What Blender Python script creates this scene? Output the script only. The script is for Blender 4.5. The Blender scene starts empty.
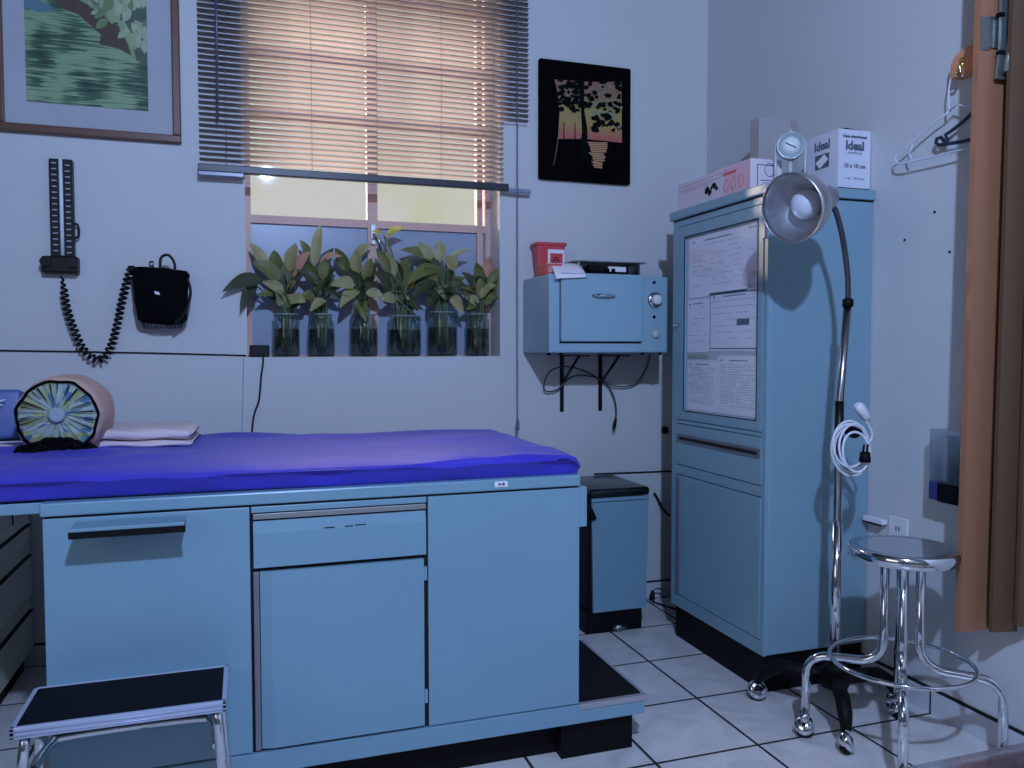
import bpy, bmesh, math, random
from mathutils import Vector, Matrix
random.seed(7)
sc = bpy.context.scene
col = sc.collection
PI = math.pi

# ------------------------------------------------------------------ camera
F, CX, CY, CZ, YAW, PIT, ROL = 806.84, -1.39336, -2.93024, 1.13920, .321749, .0423083, -.0010125
fw = Vector((math.sin(YAW)*math.cos(PIT), math.cos(YAW)*math.cos(PIT), -math.sin(PIT)))
rt = Vector((math.cos(YAW), -math.sin(YAW), 0)); up = rt.cross(fw)
rt, up = rt*math.cos(ROL)+up*math.sin(ROL), up*math.cos(ROL)-rt*math.sin(ROL)
cd = bpy.data.cameras.new('camera'); co = bpy.data.objects.new('camera', cd); col.objects.link(co)
cd.sensor_width = 36; cd.lens = F/1024*36; cd.clip_start = .02
M3 = Matrix((rt, up, -fw)).transposed()
co.matrix_world = Matrix.Translation((CX, CY, CZ)) @ M3.to_4x4()
sc.camera = co
CAM = Vector((CX, CY, CZ))

def at(px, py, ax, val):
    """a point of the room on the plane axis = val, read off the photograph"""
    d = fw + rt*((px-512)/F) - up*((py-384)/F)
    t = (val-CAM[ax])/d[ax]
    return CAM + d*t

# ------------------------------------------------------------------ materials
MATS = {}
def nodes_of(name):
    m = bpy.data.materials.new(name); m.use_nodes = True
    nt = m.node_tree
    return m, nt, nt.nodes['Principled BSDF']
def mat(name, c, rough=.5, metal=0, var=.06, vs=6, bump=0, bs=60, **kw):
    """painted / plain surface with gentle procedural variation"""
    if name in MATS: return MATS[name]
    m, nt, b = nodes_of(name); N = nt.nodes; L = nt.links
    tc = N.new('ShaderNodeTexCoord')
    no = N.new('ShaderNodeTexNoise'); no.inputs['Scale'].default_value = vs; no.inputs['Detail'].default_value = 5
    L.new(tc.outputs['Object'], no.inputs['Vector'])
    mx = N.new('ShaderNodeMix'); mx.data_type = 'RGBA'
    mx.inputs[6].default_value = (*[x*(1-var) for x in c], 1); mx.inputs[7].default_value = (*[min(1, x*(1+var)) for x in c], 1)
    L.new(no.outputs['Fac'], mx.inputs[0]); L.new(mx.outputs[2], b.inputs['Base Color'])
    b.inputs['Roughness'].default_value = rough; b.inputs['Metallic'].default_value = metal
    for k, v in kw.items(): b.inputs[k.replace('_', ' ')].default_value = v
    if bump:
        n2 = N.new('ShaderNodeTexNoise'); n2.inputs['Scale'].default_value = bs; n2.inputs['Detail'].default_value = 3
        L.new(tc.outputs['Object'], n2.inputs['Vector'])
        bp = N.new('ShaderNodeBump'); bp.inputs['Strength'].default_value = bump; bp.inputs['Distance'].default_value = .01
        L.new(n2.outputs['Fac'], bp.inputs['Height']); L.new(bp.outputs[0], b.inputs['Normal'])
    MATS[name] = m; return m
def enamel(name, c, rough=.35):
    """old sprayed steel: even colour, faint streaks, a few dark chips and scuffs"""
    m, nt, b = nodes_of(name); N = nt.nodes; L = nt.links
    tc = N.new('ShaderNodeTexCoord')
    no = N.new('ShaderNodeTexNoise'); no.inputs['Scale'].default_value = 3; no.inputs['Detail'].default_value = 6
    L.new(tc.outputs['Object'], no.inputs['Vector'])
    mx = N.new('ShaderNodeMix'); mx.data_type = 'RGBA'
    mx.inputs[6].default_value = (*[x*.93 for x in c], 1); mx.inputs[7].default_value = (*[x*1.06 for x in c], 1)
    L.new(no.outputs['Fac'], mx.inputs[0])
    n2 = N.new('ShaderNodeTexNoise'); n2.inputs['Scale'].default_value = 26; n2.inputs['Detail'].default_value = 3
    mp = N.new('ShaderNodeMapping'); mp.inputs['Scale'].default_value = (1, 1, 2.6)
    L.new(tc.outputs['Object'], mp.inputs[0]); L.new(mp.outputs[0], n2.inputs['Vector'])
    rp = N.new('ShaderNodeValToRGB'); rp.color_ramp.elements[0].position = .765; rp.color_ramp.elements[1].position = .79
    L.new(n2.outputs['Fac'], rp.inputs[0])
    m2 = N.new('ShaderNodeMix'); m2.data_type = 'RGBA'; m2.inputs[7].default_value = (c[0]*.3, c[1]*.3, c[2]*.3, 1)
    L.new(rp.outputs[0], m2.inputs[0]); L.new(mx.outputs[2], m2.inputs[6]); L.new(m2.outputs[2], b.inputs['Base Color'])
    b.inputs['Roughness'].default_value = rough
    MATS[name] = m; return m
def wood(name, c1, c2, scale=1.0, rough=.5, axis=2):
    m, nt, b = nodes_of(name); N = nt.nodes; L = nt.links
    tc = N.new('ShaderNodeTexCoord'); mp = N.new('ShaderNodeMapping')
    s = [30*scale]*3; s[axis] = 1.6*scale
    mp.inputs['Scale'].default_value = s
    no = N.new('ShaderNodeTexNoise'); no.inputs['Scale'].default_value = 2; no.inputs['Detail'].default_value = 8; no.inputs['Distortion'].default_value = .6
    mx = N.new('ShaderNodeMix'); mx.data_type = 'RGBA'; mx.inputs[6].default_value = (*c1, 1); mx.inputs[7].default_value = (*c2, 1)
    L.new(tc.outputs['Object'], mp.inputs[0]); L.new(mp.outputs[0], no.inputs['Vector']); L.new(no.outputs['Fac'], mx.inputs[0])
    L.new(mx.outputs[2], b.inputs['Base Color']); b.inputs['Roughness'].default_value = rough
    MATS[name] = m; return m
def clear(name, tint=(1, 1, 1), gloss=.12, rough=.03, k=.5):
    """thin clear sheet: lets light through and mirrors a little at every angle"""
    m = bpy.data.materials.new(name); m.use_nodes = True; nt = m.node_tree; N = nt.nodes; L = nt.links
    N.remove(N['Principled BSDF'])
    t = N.new('ShaderNodeBsdfTransparent'); t.inputs[0].default_value = (*tint, 1)
    g = N.new('ShaderNodeBsdfGlossy'); g.inputs['Roughness'].default_value = rough; g.inputs['Color'].default_value = (.9, .95, 1, 1)
    lw = N.new('ShaderNodeLayerWeight'); lw.inputs[0].default_value = .35
    ma = N.new('ShaderNodeMath'); ma.operation = 'MULTIPLY_ADD'; ma.inputs[1].default_value = k; ma.inputs[2].default_value = gloss
    ma.use_clamp = True
    mx = N.new('ShaderNodeMixShader')
    L.new(lw.outputs['Fresnel'], ma.inputs[0]); L.new(ma.outputs[0], mx.inputs[0]); L.new(t.outputs[0], mx.inputs[1]); L.new(g.outputs[0], mx.inputs[2])
    L.new(mx.outputs[0], N['Material Output'].inputs[0]); MATS[name] = m; return m
def translucent(name, c, ct, fac=.5, rough=.5):
    m, nt, b = nodes_of(name); N = nt.nodes; L = nt.links
    b.inputs['Base Color'].default_value = (*c, 1); b.inputs['Roughness'].default_value = rough
    t = N.new('ShaderNodeBsdfTranslucent'); t.inputs[0].default_value = (*ct, 1)
    mx = N.new('ShaderNodeMixShader'); mx.inputs[0].default_value = fac
    L.new(b.outputs[0], mx.inputs[1]); L.new(t.outputs[0], mx.inputs[2]); L.new(mx.outputs[0], N['Material Output'].inputs[0])
    MATS[name] = m; return m

WALLC = (.59, .60, .61)
m_wall = mat('wall_paint', WALLC, .6, var=.03, vs=2.5, bump=.12, bs=9)
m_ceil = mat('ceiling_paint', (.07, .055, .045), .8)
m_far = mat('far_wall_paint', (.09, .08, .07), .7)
m_enam = enamel('pale_blue_enamel', (.185, .325, .41), .32)
m_enam2 = enamel('cabinet_enamel', (.22, .36, .44), .3)
m_auto = enamel('steriliser_enamel', (.27, .43, .52), .3)
m_grayen = enamel('grey_drawer_enamel', (.66, .66, .58), .4)
m_black = mat('black_matte', (.0022, .0022, .003), .6, **{'Specular_IOR_Level': .2})
m_blackp = mat('black_plastic', (.003, .003, .004), .4, **{'Specular_IOR_Level': .3})
m_blackcloth = mat('black_cloth', (.0025, .0025, .004), .9, **{'Specular_IOR_Level': .1}, bump=.3, bs=80)
m_gap = mat('dark_gap', (.005, .006, .008), .9)
m_chrome = mat('chrome', (.72, .74, .78), .09, 1, var=.03)
m_steel = mat('brushed_steel', (.42, .43, .46), .3, 1, var=.1, vs=14)
m_alu = mat('spun_aluminium', (.62, .62, .64), .38, 1, var=.08, vs=4)
m_dullalu = mat('dull_aluminium_trim', (.26, .26, .29), .45, .7, var=.15, vs=12)
m_trim = mat('anodised_edge_trim', (.42, .47, .62), .4, .25, var=.06)
m_rubber = mat('ribbed_rubber', (.004, .0045, .008), .75, bump=.4, bs=160, **{'Specular_IOR_Level': .15})
m_vinyl = mat('blue_vinyl', (.048, .040, .50), .55, var=.1, vs=5, bump=.2, bs=14, **{'Sheen_Weight': .1, 'Specular_IOR_Level': .35})
m_towel = mat('white_terry', (.74, .62, .64), .95, var=.04, bump=.35, bs=220)
m_paper = mat('paper', (.88, .82, .88), .8, var=.03)
m_ink = mat('printed_ink', (.10, .11, .15), .8)
m_greyink = mat('faded_ink', (.36, .37, .44), .8)
m_white = mat('white_plastic', (.75, .76, .80), .35)
m_wood = wood('orange_wood', (.38, .17, .09), (.30, .13, .068), .7, .55)
m_wood2 = wood('brown_wood', (.125, .065, .03), (.095, .048, .022), .7, .55)
m_frame = wood('dark_frame_wood', (.16, .07, .035), (.09, .035, .018), 1.2, .4)
m_brown_x = wood('peg_wood', (.80, .33, .17), (.55, .20, .10), .9, .5, axis=1)
m_brass = mat('brass', (.75, .6, .3), .25, 1)
m_redp = mat('red_plastic', (.62, .06, .075), .4)
m_winpaint = mat('window_frame_paint', (.62, .40, .34), .5, var=.15, vs=8)
m_opaque = mat('painted_over_glass', (.30, .36, .48), .3, var=.08, vs=3)
m_glass = clear('window_glass', (.97, .98, 1), .0, k=.2)
m_cabglass = clear('cabinet_glass', (.97, .98, .99), .0, k=.10)
m_jar = clear('jar_glass', (.93, .96, .95), .02, k=.3)
m_acryl = clear('clear_acrylic', (.98, .98, .99), .04, .15)
m_leaf = translucent('leaf_green', (.17, .18, .05), (.12, .2, .05), .15, .5)
m_leaf2 = translucent('leaf_pale', (.42, .38, .18), (.3, .35, .12), .2, .5)
m_leafd = translucent('leaf_dark', (.055, .065, .028), (.05, .09, .04), .1, .5)
m_leafp = translucent('leaf_dry_pink', (.62, .33, .22), (.4, .2, .15), .15, .6)
m_leafy = translucent('leaf_yellow', (.55, .50, .10), (.5, .5, .1), .3, .5)
m_stem = mat('plant_stem', (.09, .14, .06), .5)
m_root = mat('tangled_roots', (.05, .045, .03), .9, var=.5, vs=40)
m_water = clear('murky_water', (.72, .75, .66), .0, k=.1)
m_slat = translucent('blind_slat', (.06, .07, .12), (.84, .76, .73), .74, .45)
m_rail = mat('blind_rail', (.022, .022, .034), .4)
m_cord = mat('grey_cord', (.18, .19, .26), .8)
m_bulb = mat('frosted_bulb', (.62, .66, .74), .3)

# ------------------------------------------------------------------ mesh builder
def rot_to(d):
    return Vector((0, 0, 1)).rotation_difference(Vector(d).normalized()).to_matrix()
class MB:
    def __init__(s): s.b = bmesh.new(); s.smooth = False
    def box(s, x0, x1, y0, y1, z0, z1, bev=0, seg=2, R=None, c=None):
        r = bmesh.ops.create_cube(s.b, size=1); vs = r['verts']
        for v in vs: v.co = Vector((x0+(v.co.x+.5)*(x1-x0), y0+(v.co.y+.5)*(y1-y0), z0+(v.co.z+.5)*(z1-z0)))
        if bev:
            es = list({e for v in vs for e in v.link_edges})
            r2 = bmesh.ops.bevel(s.b, geom=es, offset=bev, segments=seg, affect='EDGES', profile=.5)
            vs = list({v for f in r2['faces'] for v in f.verts} | {v for v in vs if v.is_valid})
        if R is not None:
            c = Vector(c) if c else Vector(((x0+x1)/2, (y0+y1)/2, (z0+z1)/2))
            for v in vs: v.co = c+R@(v.co-c)
        return s
    def tube(s, pts, r, n=10, closed=False, cap=True):
        pts = [Vector(p) for p in pts]; m = len(pts); rs = r if isinstance(r, (list, tuple)) else [r]*m
        rings = []; prev = None
        for i, p in enumerate(pts):
            if closed: t = (pts[(i+1) % m]-pts[i-1])
            else: t = pts[min(i+1, m-1)]-pts[max(i-1, 0)]
            t.normalize()
            if prev is None:
                a = Vector((0, 0, 1)) if abs(t.z) < .9 else Vector((1, 0, 0)); u = t.cross(a).normalized()
            else: u = (prev-t*prev.dot(t)).normalized()
            prev = u; w = t.cross(u)
            rings.append([s.b.verts.new(p+(u*math.cos(2*PI*k/n)+w*math.sin(2*PI*k/n))*rs[i]) for k in range(n)])
        R = range(m) if closed else range(m-1)
        for i in R:
            a, b = rings[i], rings[(i+1) % m]
            off = 0
            if closed and i == m-1:
                off = min(range(n), key=lambda o: (a[0].co-b[o].co).length)
            for k in range(n):
                s.b.faces.new((a[k], a[(k+1) % n], b[(k+1+off) % n], b[(k+off) % n])).smooth = True
        if cap and not closed: s.b.faces.new(rings[0][::-1]); s.b.faces.new(rings[-1])
        return s
    def lathe(s, prof, c=(0, 0, 0), d=(0, 0, 1), n=32, sx=1, sy=1, smooth=True):
        """prof: (radius, height) pairs turned about axis d through c"""
        R = rot_to(d); c = Vector(c); rings = []
        for r, h in prof:
            if r < 1e-6: rings.append([s.b.verts.new(c+R@Vector((0, 0, h)))])
            else: rings.append([s.b.verts.new(c+R@Vector((r*sx*math.cos(2*PI*k/n), r*sy*math.sin(2*PI*k/n), h))) for k in range(n)])
        for a, b in zip(rings, rings[1:]):
            for k in range(n):
                A = a[k % len(a)]; B = a[(k+1) % len(a)]; Cc = b[(k+1) % len(b)]; D = b[k % len(b)]
                f = [v for i, v in enumerate((A, B, Cc, D)) if v not in (A, B, Cc, D)[:i]]
                if len(f) > 2: s.b.faces.new(f).smooth = smooth
        for rr, fl in ((rings[0], 1), (rings[-1], 0)):
            if len(rr) > 1: s.b.faces.new(rr[::-1] if fl else rr)
        return s
    def shell(s, prof, t, **k):
        """open lathe with thickness t"""
        out = list(prof); inn = [(max(r-t, .0005), h) for r, h in prof][::-1]
        return s.lathe_loop(out+inn, **k)
    def lathe_loop(s, prof, c=(0, 0, 0), d=(0, 0, 1), n=32):
        R = rot_to(d); c = Vector(c)
        rings = [[s.b.verts.new(c+R@Vector((r*math.cos(2*PI*k/n), r*math.sin(2*PI*k/n), h))) for k in range(n)] for r, h in prof]
        for i in range(len(rings)):
            a, b = rings[i], rings[(i+1) % len(rings)]
            for k in range(n): s.b.faces.new((a[k], a[(k+1) % n], b[(k+1) % n], b[k])).smooth = True
        return s
    def poly(s, pts, thick):
        """flat outline (3-D points) extruded by the vector thick"""
        t = Vector(thick); a = [s.b.verts.new(Vector(p)) for p in pts]; b = [s.b.verts.new(Vector(p)+t) for p in pts]
        s.b.faces.new(a); s.b.faces.new(b[::-1]); n = len(a)
        for i in range(n): s.b.faces.new((a[i], b[i], b[(i+1) % n], a[(i+1) % n]))
        return s
    def grid(s, f, nu, nv, smooth=True, closed_u=False):
        g = [[s.b.verts.new(f(i/(nu if closed_u else nu-1) if True else 0, j/(nv-1))) for j in range(nv)] for i in range(nu)]
        for i in range(nu if closed_u else nu-1):
            for j in range(nv-1):
                s.b.faces.new((g[i][j], g[(i+1) % nu][j], g[(i+1) % nu][j+1], g[i][j+1])).smooth = smooth
        return s
    def wall(s, p, mats=None): return s

def worldloc(o):
    v = Vector((0, 0, 0))
    while o: v += o.location; o = o.parent
    return v
def tag(o, label=None, cat=None, group=None, kind=None):
    if label: o['label'] = label
    if cat: o['category'] = cat
    if group: o['group'] = group
    if kind: o['kind'] = kind
    return o
def build(name, mb, m, parent=None, label=None, loc=None, smooth=False):
    bm = mb.b
    bmesh.ops.recalc_face_normals(bm, faces=bm.faces[:])
    if parent is None:
        if loc is None:
            xs = [v.co for v in bm.verts]
            lo = Vector([min(v[i] for v in xs) for i in range(3)]); hi = Vector([max(v[i] for v in xs) for i in range(3)])
            loc = Vector(((lo.x+hi.x)/2, (lo.y+hi.y)/2, lo.z))
        base = Vector(loc)
    else: base = worldloc(parent)
    for v in bm.verts: v.co -= base
    me = bpy.data.meshes.new(name); bm.to_mesh(me); bm.free()
    me.materials.append(m)
    if smooth:
        for p in me.polygons: p.use_smooth = True
    o = bpy.data.objects.new(name, me); col.objects.link(o)
    if parent is None: o.location = base
    else: o.parent = parent
    if label: o['label'] = label
    return o
def thing(name, label, cat, loc, group=None):
    o = bpy.data.objects.new(name, None); o.empty_display_size = .05; col.objects.link(o); o.location = loc
    return tag(o, label, cat, group)
def B(*a, **k): return MB().box(*a, **k)
def T(*a, **k): return MB().tube(*a, **k)
def spl(pts, n=8, closed=False):
    """Catmull-Rom through points"""
    P = [Vector(p) for p in pts]; out = []; m = len(P)
    rng = range(m) if closed else range(m-1)
    for i in rng:
        if closed: a, b, c, d = P[(i-1) % m], P[i], P[(i+1) % m], P[(i+2) % m]
        else: a, b, c, d = P[max(i-1, 0)], P[i], P[i+1], P[min(i+2, m-1)]
        for k in range(n):
            t = k/n
            out.append(.5*((2*b)+(c-a)*t+(2*a-5*b+4*c-d)*t*t+(3*b-a-3*c+d)*t**3))
    if not closed: out.append(P[-1])
    return out
def text_mesh(txt, size, origin, xdir, ydir, m, parent, name='lettering', bold=0, align='CENTER', depth=.0006, sx=1):
    cu = bpy.data.curves.new('t', 'FONT'); cu.body = txt; cu.size = size; cu.align_x = align; cu.align_y = 'CENTER'
    cu.extrude = depth; cu.offset = bold; cu.resolution_u = 3
    to = bpy.data.objects.new('t', cu); col.objects.link(to)
    dg = bpy.context.evaluated_depsgraph_get(); me = bpy.data.meshes.new_from_object(to.evaluated_get(dg))
    bpy.data.objects.remove(to)
    X = Vector(xdir).normalized(); Y = Vector(ydir).normalized(); Z = X.cross(Y); base = worldloc(parent)
    for v in me.vertices: v.co = Vector(origin)+X*v.co.x*sx+Y*v.co.y+Z*v.co.z-base
    me.materials.clear(); me.materials.append(m); me.name = name
    o = bpy.data.objects.new(name, me); col.objects.link(o); o.parent = parent
    return o

# ------------------------------------------------------------------ the room
XR, YB, XL, YF, ZC = .64, .34, -2.75, -4.3, 2.95
def floor_mat():
    m, nt, b = nodes_of('white_floor_tiles'); N = nt.nodes; L = nt.links
    ge = N.new('ShaderNodeNewGeometry'); sp = N.new('ShaderNodeSeparateXYZ'); L.new(ge.outputs['Position'], sp.inputs[0])
    def line(o):
        a = N.new('ShaderNodeMath'); a.operation = 'DIVIDE'; a.inputs[1].default_value = .33; L.new(o, a.inputs[0])
        c = N.new('ShaderNodeMath'); c.operation = 'PINGPONG'; c.inputs[1].default_value = .5; L.new(a.outputs[0], c.inputs[0])
        d = N.new('ShaderNodeMath'); d.operation = 'LESS_THAN'; d.inputs[1].default_value = .014; L.new(c.outputs[0], d.inputs[0]); return d
    l1, l2 = line(sp.outputs[0]), line(sp.outputs[1])
    mxm = N.new('ShaderNodeMath'); mxm.operation = 'MAXIMUM'; L.new(l1.outputs[0], mxm.inputs[0]); L.new(l2.outputs[0], mxm.inputs[1])
    no = N.new('ShaderNodeTexNoise'); no.inputs['Scale'].default_value = 7; no.inputs['Detail'].default_value = 8; no.inputs['Distortion'].default_value = 1.2
    L.new(ge.outputs['Position'], no.inputs['Vector'])
    rp = N.new('ShaderNodeValToRGB'); rp.color_ramp.elements[0].position = .3; rp.color_ramp.elements[1].position = .62
    rp.color_ramp.elements[0].color = (.54, .52, .51, 1); rp.color_ramp.elements[1].color = (.70, .67, .66, 1)
    L.new(no.outputs['Fac'], rp.inputs[0])
    mx = N.new('ShaderNodeMix'); mx.data_type = 'RGBA'; mx.inputs[7].default_value = (.012, .012, .016, 1)
    L.new(mxm.outputs[0], mx.inputs[0]); L.new(rp.outputs[0], mx.inputs[6]); L.new(mx.outputs[2], b.inputs['Base Color'])
    r = N.new('ShaderNodeMath'); r.operation = 'MULTIPLY_ADD'; r.inputs[1].default_value = .6; r.inputs[2].default_value = .28
    L.new(mxm.outputs[0], r.inputs[0]); L.new(r.outputs[0], b.inputs['Roughness'])
    bp = N.new('ShaderNodeBump'); bp.invert = True; bp.inputs['Strength'].default_value = .4; bp.inputs['Distance'].default_value = .004
    L.new(mxm.outputs[0], bp.inputs['Height']); L.new(bp.outputs[0], b.inputs['Normal'])
    return m
def struct(name, mb, m): return tag(build(name, mb, m, loc=(0, 0, 0)), kind='structure')
struct('floor', B(XL-.2, XR+.2, YF-.2, YB+.3, -.1, 0), floor_mat())
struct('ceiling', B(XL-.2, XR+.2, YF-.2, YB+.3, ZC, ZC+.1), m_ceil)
WX0, WX1, WZ0, WZ1, WY = -1.377, -.357, 1.112, 2.72, .50
w = MB()
w.box(XL-.2, WX0, YB, YB+.25, 0, ZC); w.box(WX1, XR+.2, YB, YB+.25, 0, ZC)
w.box(WX0, WX1, YB, YB+.25, 0, WZ0); w.box(WX0, WX1, YB, YB+.25, WZ1, ZC)
struct('wall_back', w, m_wall)
struct('wall_right', B(XR, XR+.2, YF-.2, YB, 0, ZC), m_wall)
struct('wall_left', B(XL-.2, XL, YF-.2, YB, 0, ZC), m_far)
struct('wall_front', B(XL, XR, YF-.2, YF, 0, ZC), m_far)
def baseboard_mat(ax):
    m, nt, b = nodes_of('baseboard_tile_'+'xy'[ax]); N = nt.nodes; L = nt.links
    ge = N.new('ShaderNodeNewGeometry'); sp = N.new('ShaderNodeSeparateXYZ'); L.new(ge.outputs['Position'], sp.inputs[0])
    a = N.new('ShaderNodeMath'); a.operation = 'DIVIDE'; a.inputs[1].default_value = .33; L.new(sp.outputs[ax], a.inputs[0])
    c = N.new('ShaderNodeMath'); c.operation = 'PINGPONG'; c.inputs[1].default_value = .5; L.new(a.outputs[0], c.inputs[0])
    d = N.new('ShaderNodeMath'); d.operation = 'LESS_THAN'; d.inputs[1].default_value = .01; L.new(c.outputs[0], d.inputs[0])
    mx = N.new('ShaderNodeMix'); mx.data_type = 'RGBA'; mx.inputs[6].default_value = (.60, .61, .66, 1); mx.inputs[7].default_value = (.012, .012, .016, 1)
    L.new(d.outputs[0], mx.inputs[0]); L.new(mx.outputs[2], b.inputs['Base Color']); b.inputs['Roughness'].default_value = .25
    return m
struct('baseboard_back', B(XL, XR-.012, YB-.008, YB, 0, .074), baseboard_mat(0))
struct('baseboard_right', B(XR-.008, XR, YF, YB-.012, 0, .074), baseboard_mat(1))
struct('trim_1', B(XL, XR-.012, YB-.006, YB, .074, .081), m_gap)
struct('trim_2', B(XR-.006, XR, YF, YB-.012, .074, .083), m_gap)

# window: painted steel frame, clear panes above, painted-over panes below
win = bpy.data.objects.new('window_1', None); col.objects.link(win); win.location = (WX0, WY, WZ0); win['kind'] = 'structure'
MX = -.871; SX = -.405
zr = [1.665, 2.09, 2.33, 2.60]
f = MB()
f.box(WX0, WX0+.022, WY-.02, WY+.02, WZ0, WZ1); f.box(WX1-.022, WX1, WY-.02, WY+.03, WZ0, WZ1)
f.box(WX0, WX1, WY-.02, WY+.02, WZ1-.03, WZ1)
f.box(MX-.021, MX+.021, WY-.024, WY+.02, WZ0, WZ1)
f.box(SX-.012, SX+.012, WY-.024, WY+.02, WZ0, WZ1)
for z in zr: f.box(WX0+.01, WX1-.01, WY-.018, WY+.018, z-.016, z+.016)
f.box(WX0+.01, WX1-.01, WY-.005, WY+.02, WZ0, WZ0+.006)
build('window_frame', f, m_winpaint, win)
for (a, b) in ((WX0+.02, MX-.02), (MX+.02, SX-.01), (SX+.01, WX1-.02)):
    o = build('pane', B(a, b, WY-.003, WY+.003, WZ0+.003, zr[0]-.015), m_opaque, win, label='lower pane painted over in blue grey')
    zz = zr+[WZ1-.03]
    for z0, z1 in zip(zz, zz[1:]): build('pane', B(a, b, WY-.002, WY+.002, z0+.015, z1-.015), m_glass, win)
st = MB(); st.box(MX-.008, MX+.008, WY-.04, WY-.024, 1.58, 1.66); st.tube([(MX, WY-.04, 1.62), (MX+.02, WY-.055, 1.60), (MX+.03, WY-.055, 1.55)], .006)
build('window_latch', st, m_steel, win)

# ------------------------------------------------------------------ venetian blind
BY = .295
bl = thing('venetian_blind', 'dark grey venetian blind half raised over the window above the potted plants', 'blind', (-.88, BY, 1.82))
pitch = .0208; zb = 1.845
sl = MB(); ang = math.radians(16)
z = zb; i = 0
while z < 2.80:
    x1 = -.355 if z < 2.075 else -.245
    x0 = -1.535
    dz = (-(1-(z-zb)/.6)*.012 if z < zb+.6 else 0)
    rows = []
    for k in range(5):
        v = (k/4-.5)*.026; hh = .0022*(1-(2*k/4-1)**2)
        y = BY+v*math.cos(ang)+hh*math.sin(ang)*0; zz_ = z-v*math.sin(ang)+hh
        rows.append((y, zz_))
    for x_a, x_b, dd in ((x0, x1, 0),):
        a = [sl.b.verts.new((x_a, y, q)) for y, q in rows]; b = [sl.b.verts.new((x_b, y, q)) for y, q in rows]
        for k in range(4): sl.b.faces.new((a[k], a[k+1], b[k+1], b[k])).smooth = True
    z += pitch; i += 1
slo = build('slats', sl, m_slat, bl)
md = slo.modifiers.new('thickness', 'SOLIDIFY'); md.thickness = .0006
build('bottom_rail', B(-1.54, -.335, BY-.014, BY+.014, 1.800, 1.828, .003), m_rail, bl)
build('bottom_rail_cap', B(-1.54, -1.38, BY-.016, BY+.012, 1.785, 1.800, .002), mat('clear_rail_sleeve', (.22, .25, .36), .3), bl)
build('rail_end', B(-.335, -.235, BY-.008, BY+.008, 1.796, 1.812, .003), mat('clear_rail_sleeve', (.22, .25, .36), .3), bl)
for x in (-1.44, -1.13, -.88, -.62, -.40):
    c = MB()
    for s in (-1, 1): c.tube([(x, BY+s*.013, 1.82), (x, BY+s*.013, 2.80)], .0006, 5)
    build('ladder_cord', c, m_cord, bl)
build('head_rail', B(-1.54, -.24, BY-.02, BY+.02, 2.80, 2.84, .002), m_rail, bl)
for x in (-1.45, -.33): build('mounting_bracket', B(x-.015, x+.015, BY+.01, YB, 2.80, 2.85), m_steel, bl)
build('tilt_wand', T([(-1.468, BY-.03, 2.80), (-1.468, BY-.03, 1.985)], .0045, 6), mat('wand_plastic', (.08, .09, .16), .3), bl)
pc = T([(-.30, BY-.022, 2.80), (-.30, BY-.022, .93), (-.30, BY-.02, .84)], .0022, 6)
build('pull_cord', pc, mat('pull_cord_blue', (.12, .14, .20), .7), bl)
build('cord_tassel', MB().lathe([(.001, .05), (.006, .045), (.008, .01), (.006, 0)], (-.30, BY-.021, .80)), mat('pull_cord_blue', (.12, .14, .20), .7), bl)

# ------------------------------------------------------------------ pictures
def flat(pts, y, t=.0008): return [(x, y, z) for x, z in pts]
t = thing('framed_painting', 'wood framed painting of a leafy branch over green water, left of the window', 'picture', (-1.895, YB, 1.90))
fx0, fx1, fz0, fz1 = -2.195, -1.598, 1.903, 2.56
fr = MB(); fwid = .028
for a in ((fx0, fx1, fz0, fz0+fwid), (fx0, fx1, fz1-fwid, fz1), (fx0, fx0+fwid, fz0+fwid, fz1-fwid), (fx1-fwid, fx1, fz0+fwid, fz1-fwid)):
    fr.box(a[0], a[1], YB-.028, YB, a[2], a[3], .004)
build('frame', fr, m_frame, t)
build('mat_board', B(fx0+.02, fx1-.02, YB-.012, YB-.002, fz0+.02, fz1-.02), mat('mat_board', (.52, .53, .58), .7), t)
def water_mat():
    m, nt, b = nodes_of('painted_water'); N = nt.nodes; L = nt.links
    tc = N.new('ShaderNodeTexCoord'); mp = N.new('ShaderNodeMapping'); mp.inputs['Scale'].default_value = (9, 1, 150)
    no = N.new('ShaderNodeTexNoise'); no.inputs['Scale'].default_value = 1; no.inputs['Detail'].default_value = 5; no.inputs['Distortion'].default_value = .6
    L.new(tc.outputs['Object'], mp.inputs[0]); L.new(mp.outputs[0], no.inputs['Vector'])
    n2 = N.new('ShaderNodeTexNoise'); n2.inputs['Scale'].default_value = 8; L.new(tc.outputs['Object'], n2.inputs['Vector'])
    ad = N.new('ShaderNodeMath'); ad.operation = 'MULTIPLY_ADD'; ad.inputs[1].default_value = .9; n2.inputs['Detail'].default_value = 1; L.new(n2.outputs['Fac'], ad.inputs[0]); L.new(no.outputs['Fac'], ad.inputs[2])
    rp = N.new('ShaderNodeValToRGB'); e = rp.color_ramp.elements
    e[0].position = .70; e[0].color = (.008, .022, .022, 1); e[1].position = 1.0; e[1].color = (.30, .44, .24, 1)
    x = rp.color_ramp.elements.new(.92); x.color = (.06, .16, .08, 1)
    L.new(ad.outputs[0], rp.inputs[0]); L.new(rp.outputs[0], b.inputs['Base Color']); b.inputs['Roughness'].default_value = .6
    return m
px0, px1, pz0, pz1 = -2.10, -1.708, 2.012, 2.48
pic = build('painted_water', B(px0, px1, YB-.0145, YB-.0125, pz0, pz1), water_mat(), t)
yy = YB-.0155
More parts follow.
